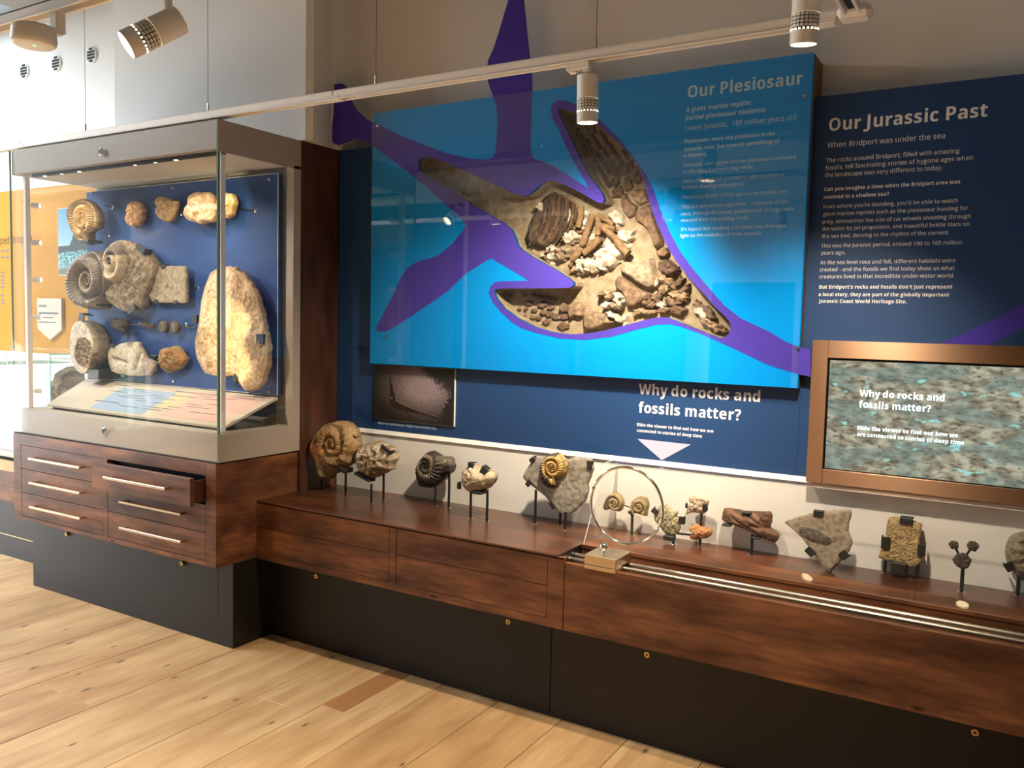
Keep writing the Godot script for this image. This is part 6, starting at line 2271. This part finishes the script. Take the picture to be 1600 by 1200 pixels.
	for q in [[1167, 801], [1136, 820], [1182, 840]]:
		m = Shape.new()
		m.box(P(q[0], q[1], z), Vector3(0.034, 0.008, 0.03), 0.002)
		part("clip", m, M.clip, t)
	# 11 pointed slab with a dark oval
	z = 0.135
	var k6 := func(a: Array, zz: float) -> PackedVector2Array: return flat(crop(1210, 780, 10, a), zz)
	poly = k6.call([148, 360, 300, 305, 480, 258, 640, 215, 800, 200, 1000, 182, 1190, 180, 1185, 260, 1150, 400, 1140, 510, 1200, 640, 1212, 700, 1170, 800, 1080, 910, 950, 1040, 850, 1150, 760, 1060, 640, 900, 540, 760, 420, 600, 290, 480], z)
	c3 = P(1285, 836, z)
	cc = Vector2(c3.x, c3.y)
	var oc := P(1273, 838, z)
	var om := Vector2(oc.x, oc.y) - cc
	hf = func(q: Vector2, f: float, a: float) -> float:
		var d := (q - om).rotated(0.25)
		var e := pow(d.x / 0.062, 2.0) + pow(d.y / 0.024, 2.0)
		return 0.003 * noise(Vector3(q.x, q.y, 1.0), 12.0) + (0.004 * (1.0 - e) + 0.002 * noise(Vector3(q.x, q.y, 1.0), 70.0) if e < 1.0 else 0.0)
	cf = func(q: Vector2, f: float, a: float) -> Color:
		var d := (q - om).rotated(0.25)
		var e := pow(d.x / 0.062, 2.0) + pow(d.y / 0.024, 2.0) + 0.3 * noise(Vector3(q.x, q.y, 1.0), 40.0)
		if e < 1.0:
			return Color(0.13, 0.105, 0.08) * (1.0 + 0.8 * noise(Vector3(q.x, q.y, 7.0), 60.0))
		return Color(0.365, 0.30, 0.215) * (1.0 + 0.12 * noise(Vector3(q.x, q.y, 2.0), 14.0))
	stone_thing("fossil_slab", "flat grey pointed slab with a dark oval fossil balancing on its tip", g, relief(poly, z, 0.022, hf, cf, cc, 40, 140, 0.003, 8.0), M.stone)
	t = bench_mount("dark rod and clips propping the pointed grey slab", 1296, 894)
	var tip := PY(1296, 894, TOP)
	rod(t, tip, P(1319, 865, z - 0.02), 0.003)
	rod(t, tip, Vector3(tip.x, TOP + 0.012, tip.z - 0.008), 0.006)
	clip(t, 1279, 802.5, z, 90, 0.02, 0.036, 0.03)
	clip(t, 1266, 862, z, -130, 0.026, 0.034, 0.03)
	clip(t, 1319, 867, z, -45, 0.03, 0.03, 0.03)
	# 12 golden oolite block
	z = 0.06
	var k7 := func(a: Array, zz: float) -> PackedVector2Array: return flat(crop(1350, 790, 6.4, a), zz)
	poly = k7.call([240, 135, 290, 122, 390, 140, 480, 165, 570, 205, 558, 300, 548, 400, 590, 490, 580, 550, 520, 610, 470, 612, 370, 580, 280, 555, 190, 545, 145, 520, 160, 450, 205, 430, 240, 400, 215, 290, 225, 200], z)
	hf = func(q: Vector2, f: float, a: float) -> float:
		return 0.003 * noise(Vector3(q.x, q.y, 1.0), 20.0) + 0.0035 * noise(Vector3(q.x, q.y, 1.0), 120.0)
	cf = func(q: Vector2, f: float, a: float) -> Color:
		return Color(0.47, 0.345, 0.165) * (1.0 + 0.7 * noise(Vector3(q.x, q.y, 7.0), 110.0)) * (0.75 if f > 1.0 else 1.0)
	stone_thing("limestone_block", "golden sandy limestone block on two posts under the screen", g, relief(poly, z, 0.045, hf, cf, null, 40, 140, 0.003, 8.0), M.stone)
	t = bench_mount("two dark posts and clips holding the golden limestone block", 1408, 900)
	post(t, 1382, 895, P(1382, 876, 0.032).y, 0.006)
	post(t, 1433, 905, P(1433, 880, 0.048).y, 0.006)
	clip(t, 1416, 814, z, 90, 0.022, 0.042, 0.06)
	clip(t, 1384, 848, z, 180, 0.03, 0.044, 0.06)
	clip(t, 1439, 860, z, 0, 0.024, 0.044, 0.06)
	m = Shape.new()
	m.box(P(1405, 887, 0.05), Vector3(0.052, 0.045, 0.05), 0.003)
	part("clip", m, M.clip, t)
	# 13 three discs on a forked stand
	var base := PY(1502, 925, TOP)
	t = bench_mount("forked dark stem stand holding three little fossil discs", 1502, 925)
	z = 0.118
	var hub := P(1503, 878, z)
	post(t, 1502, 925, hub.y - 0.02, 0.006)
	rod(t, hub + Vector3(0, 0, -0.012), P(1490, 852, z) + Vector3(0, 0, -0.012), 0.004)
	rod(t, hub + Vector3(0, 0, -0.012), P(1519, 855, z) + Vector3(0, 0, -0.012), 0.004)
	var discs := [[1503, 877, 0.026, "largest dark fossil disc at the centre of the forked stand"], [1490, 852, 0.0150, "small dark fossil disc on the left arm of the forked stand"], [1520, 854, 0.0175, "small dark fossil disc on the right arm of the forked stand"]]
	for q in discs:
		var c := P(q[0], q[1], z)
		poly = oval(Vector2(c.x, c.y), q[2], q[2], 0.0, 0.0, 20, 0.25, q[0])
		hf = func(p: Vector2, f: float, a: float) -> float:
			return 0.004 * cos(a * 5.0) * f * (1.0 - f) + 0.002 * noise(Vector3(p.x, p.y, 1.0), 90.0)
		cf = func(p: Vector2, f: float, a: float) -> Color:
			return Color(0.085, 0.065, 0.048) * (1.0 + 0.6 * noise(Vector3(p.x, p.y, 1.0), 80.0))
		stone_thing("fossil_disc", q[3], g, relief(poly, z, 0.010, hf, cf, null, 12, 44, 0.003), M.stone)
	# 14 cut off by the right edge
	z = 0.06
	poly = k7.call([1420, 400, 1450, 340, 1500, 300, 1580, 285, 1680, 300, 1740, 400, 1760, 520, 1720, 680, 1660, 760, 1580, 760, 1530, 730, 1480, 640, 1420, 560, 1405, 470], z)
	hf = func(q: Vector2, f: float, a: float) -> float:
		return 0.02 * (1.0 - f * f) + 0.008 * noise(Vector3(q.x, q.y, 1.0), 30.0)
	cf = func(q: Vector2, f: float, a: float) -> Color:
		return Color(0.23, 0.20, 0.13) * (1.0 + 0.6 * noise(Vector3(q.x, q.y, 5.0), 50.0))
	stone_thing("speckled_stone", "speckled grey green stone cut off by the right edge", g, relief(poly, z, 0.05, hf, cf, null, 26, 90, 0.015), M.stone)
	t = bench_mount("dark post and clip under the speckled stone at the edge", 1590, 930)
	post(t, 1590, 930, P(1590, 900, 0.05).y, 0.006)
	clip(t, 1580, 884, z + 0.004, -145, 0.04, 0.03, 0.05)

# ---------------------------------------------------------------- the far left end: yellow panel, second bench, glass showcase
func build_left_end():
	var t := thing("yellow_panel", "yellow wall panel behind the display case with dark Shaped Bridport lettering", "panel", Vector3(-6.4, 1.285, -0.1))
	var m := Shape.new()
	m.span(Vector3(-8.3, 1.285, WALL_Z + 0.001), Vector3(-4.60, 2.414, -0.095), 0.001)
	part("board", m, M.yellow, t)
	lines("heading_lettering", [["Shaped Bridport", -13, 382, 51]], -0.095, false, M.print_dark, t)
	m = Shape.new()
	for q in [[393, 14], [403, 16], [427, 9], [433, 10], [439, 8], [444, 10], [450, 9], [463, 10], [470, 7], [475, 9]]:
		var a := P(-20, q[0], -0.095)
		var b := P(q[1], q[0], -0.095)
		var k := 0.0
		while a.x + k < b.x - 0.02:
			m.span(Vector3(a.x + k, b.y, -0.0952), Vector3(min(a.x + k + 0.05, b.x), b.y + 0.013, -0.0944))
			k += 0.062
	var fp := part("fine_print", m, M.print_grey, t)
	fp.set_meta("kind", "stuff")
	# picture box
	t = thing("sea_picture", "white edged picture box of cliff and sea on the yellow panel", "picture", Vector3(-5.4, 1.8, -0.09))
	m = Shape.new()
	m.span(Vector3(-5.615, 1.80, -0.095), Vector3(-5.03, 2.245, -0.03), 0.001)
	part("box", m, M.white, t)
	m = Shape.new()
	m.picture(Vector3(-5.612, 1.803, -0.0295), Vector3(-5.033, 1.803, -0.0295), Vector3(-5.033, 2.242, -0.0295), Vector3(-5.612, 2.242, -0.0295))
	var im := Image.create(120, 92, false, Image.FORMAT_RGB8)
	for y in 92:
		for x in 120:
			var u := x / 120.0
			var w := y / 92.0
			var q := nz.get_noise_2d(x * 0.12, y * 0.3)
			var c := Color(0.36, 0.55, 0.66).lerp(Color(0.66, 0.78, 0.82), w * 1.6)
			if w > 0.56:
				c = Color(0.20, 0.45, 0.48).lerp(Color(0.72, 0.82, 0.78), clampf(q * 1.6 + 0.35, 0.0, 1.0))
			var cliff := 0.56 - 0.42 * smoothstep(0.20, 0.42, u)
			if w > cliff and w < 0.66 - 0.05 * u:
				c = Color(0.20, 0.25, 0.26).lerp(Color(0.32, 0.34, 0.30), clampf(0.5 + q, 0, 1))
			if w > 0.92 - 0.25 * u + q * 0.03:
				c = Color(0.42, 0.42, 0.36)
			im.set_pixel(x, y, c)
	var pm := mat("sea_print", Color.WHITE, 0.5)
	pm.albedo_texture = ImageTexture.create_from_image(im)
	part("print", m, pm, t)
	# pentagon label
	t = thing("pointed_label", "pale pointed label board low on the yellow panel", "label", Vector3(-5.8, 1.4, -0.09))
	m = Shape.new()
	m.prism(PackedVector2Array([Vector2(-5.955, 1.645), Vector2(-5.663, 1.645), Vector2(-5.663, 1.432), Vector2(-5.805, 1.357), Vector2(-5.955, 1.432)]), -0.0949, -0.075)
	part("board", m, M.paper, t)
	m = Shape.new()
	for q in [[-5.935, -5.84, 1.585, 0.014], [-5.935, -5.70, 1.535, 0.013], [-5.935, -5.76, 1.508, 0.008], [-5.935, -5.73, 1.475, 0.008]]:
		m.span(Vector3(q[0], q[2], -0.0752), Vector3(q[1], q[2] + q[3], -0.0744))
	fp = part("fine_print", m, M.print_grey, t)
	fp.set_meta("kind", "stuff")
	# second bench
	t = thing("bench_cabinet", "second low walnut bench with pale edge, left of the drawer unit", "cabinet", Vector3(-6.5, 0.39, 0.26))
	var x0 := -8.45
	var x1 := -4.737
	m = Shape.new()
	m.span(Vector3(x0, 0.39, -0.10), Vector3(x1, 0.576, BZ), 0.0015)
	part("carcass", m, M.walnut, t)
	m = Shape.new()
	m.span(Vector3(x0, 0.577, -0.10), Vector3(x1, 0.640, BZ), 0.002)
	part("top", m, M.pale_edge, t)
	t = thing("bench_plinth", "dark brown recessed plinth under the second bench at the left", "plinth", Vector3(-6.5, 0, 0.2), "bench plinths")
	m = Shape.new()
	m.span(Vector3(x0, 0.0, -0.10), Vector3(x1, 0.389, 0.4301), 0.001)
	part("panel", m, M.plinth, t)
	m = Shape.new()
	m.span(Vector3(x0, 0.135, 0.4302), Vector3(x1, 0.139, 0.4320))
	part("trim_strip", m, M.brass, t)
	# showcase standing on it
	t = thing("glass_showcase", "green edged glass showcase on white base at the far left bench", "showcase", Vector3(-6.0, 0.66, 0.2))
	m = Shape.new()
	m.span(Vector3(-8.2, 0.641, 0.0), Vector3(-4.80, 0.664, 0.50), 0.001)
	part("shadow_gap", m, M.dark_gap, t)
	m = Shape.new()
	m.span(Vector3(-8.2, 0.664, 0.0), Vector3(-4.80, 0.70, 0.52), 0.002)
	part("base", m, M.grey_case, t)
	m = Shape.new()
	m.span(Vector3(-8.2, 0.70, 0.0), Vector3(-4.80, 0.79, 0.50), 0.004)
	part("deck", m, M.white, t)
	for q in [[Vector3(-8.15, 0.791, 0.480), Vector3(-4.85, 1.30, 0.486)], [Vector3(-8.15, 1.30, 0.02), Vector3(-4.85, 1.306, 0.486)], [Vector3(-4.856, 0.791, 0.02), Vector3(-4.85, 1.30, 0.480)]]:
		m = Shape.new()
		m.span(q[0], q[1])
		part("pane", m, M.glass, t)
	m = Shape.new()
	m.span(Vector3(-8.15, 1.300, 0.486), Vector3(-4.85, 1.307, 0.489))
	m.span(Vector3(-4.850, 1.300, 0.02), Vector3(-4.847, 1.307, 0.489))
	m.span(Vector3(-4.850, 0.791, 0.480), Vector3(-4.847, 1.30, 0.487))
	m.span(Vector3(-5.30, 0.791, 0.487), Vector3(-5.293, 1.30, 0.490))
	part("green_edge", m, M.green_edge, t)
	# boulder in the showcase
	var z := 0.20
	var poly := flat([Vector2(78, 640), Vector2(78, 600), Vector2(84, 580), Vector2(96, 572), Vector2(104, 580), Vector2(108, 605), Vector2(122, 622), Vector2(132, 640)], z)
	var hf := func(q: Vector2, f: float, a: float) -> float:
		return 0.06 * (1.0 - f * f) + 0.03 * noise(Vector3(q.x, q.y, 1.0), 14.0)
	var cf := func(q: Vector2, f: float, a: float) -> Color:
		return Color(0.30, 0.245, 0.16) * (1.0 + 0.5 * noise(Vector3(q.x, q.y, 1.0), 22.0))
	var mi := stone_thing("boulder", "rough brown boulder inside the glass showcase at the far left", "", relief(poly, z, 0.12, hf, cf, null, 22, 70, 0.04), M.stone)
	mi.remove_meta("group")
	# low garden shrubs outside the low window
	for q in [[-8.5, -7.5, 0.6], [-6.6, -7.8, 0.8], [-10.8, -7.2, 0.9]]:
		m = Shape.new()
		var rows := []
		for i in 13:
			var ring := []
			for j in 26:
				var th := PI * i / 12.0
				var a := TAU * j / 26.0
				var d := Vector3(sin(th) * cos(a), cos(th), sin(th) * sin(a))
				ring.append(Vector3(q[0], -0.5 + q[2], q[1]) + d * q[2] * (1.0 + 0.25 * noise(d + Vector3(q[0], 0, 0), 3.0)))
			rows.append(ring)
		m.rings(rows)
		var s := part("shrub", m, M.shrub if M.has("shrub") else mat("shrub", Color(0.22, 0.36, 0.12), 0.95))
		tag(s, ["rounded green shrub outside the low window, middle of three", "rounded green shrub outside the low window, closest to the pier", "largest rounded green shrub outside the low window, furthest from the pier"][[-8.5, -6.6, -10.8].find(q[0])], "shrub", "shrubs outside the low window")
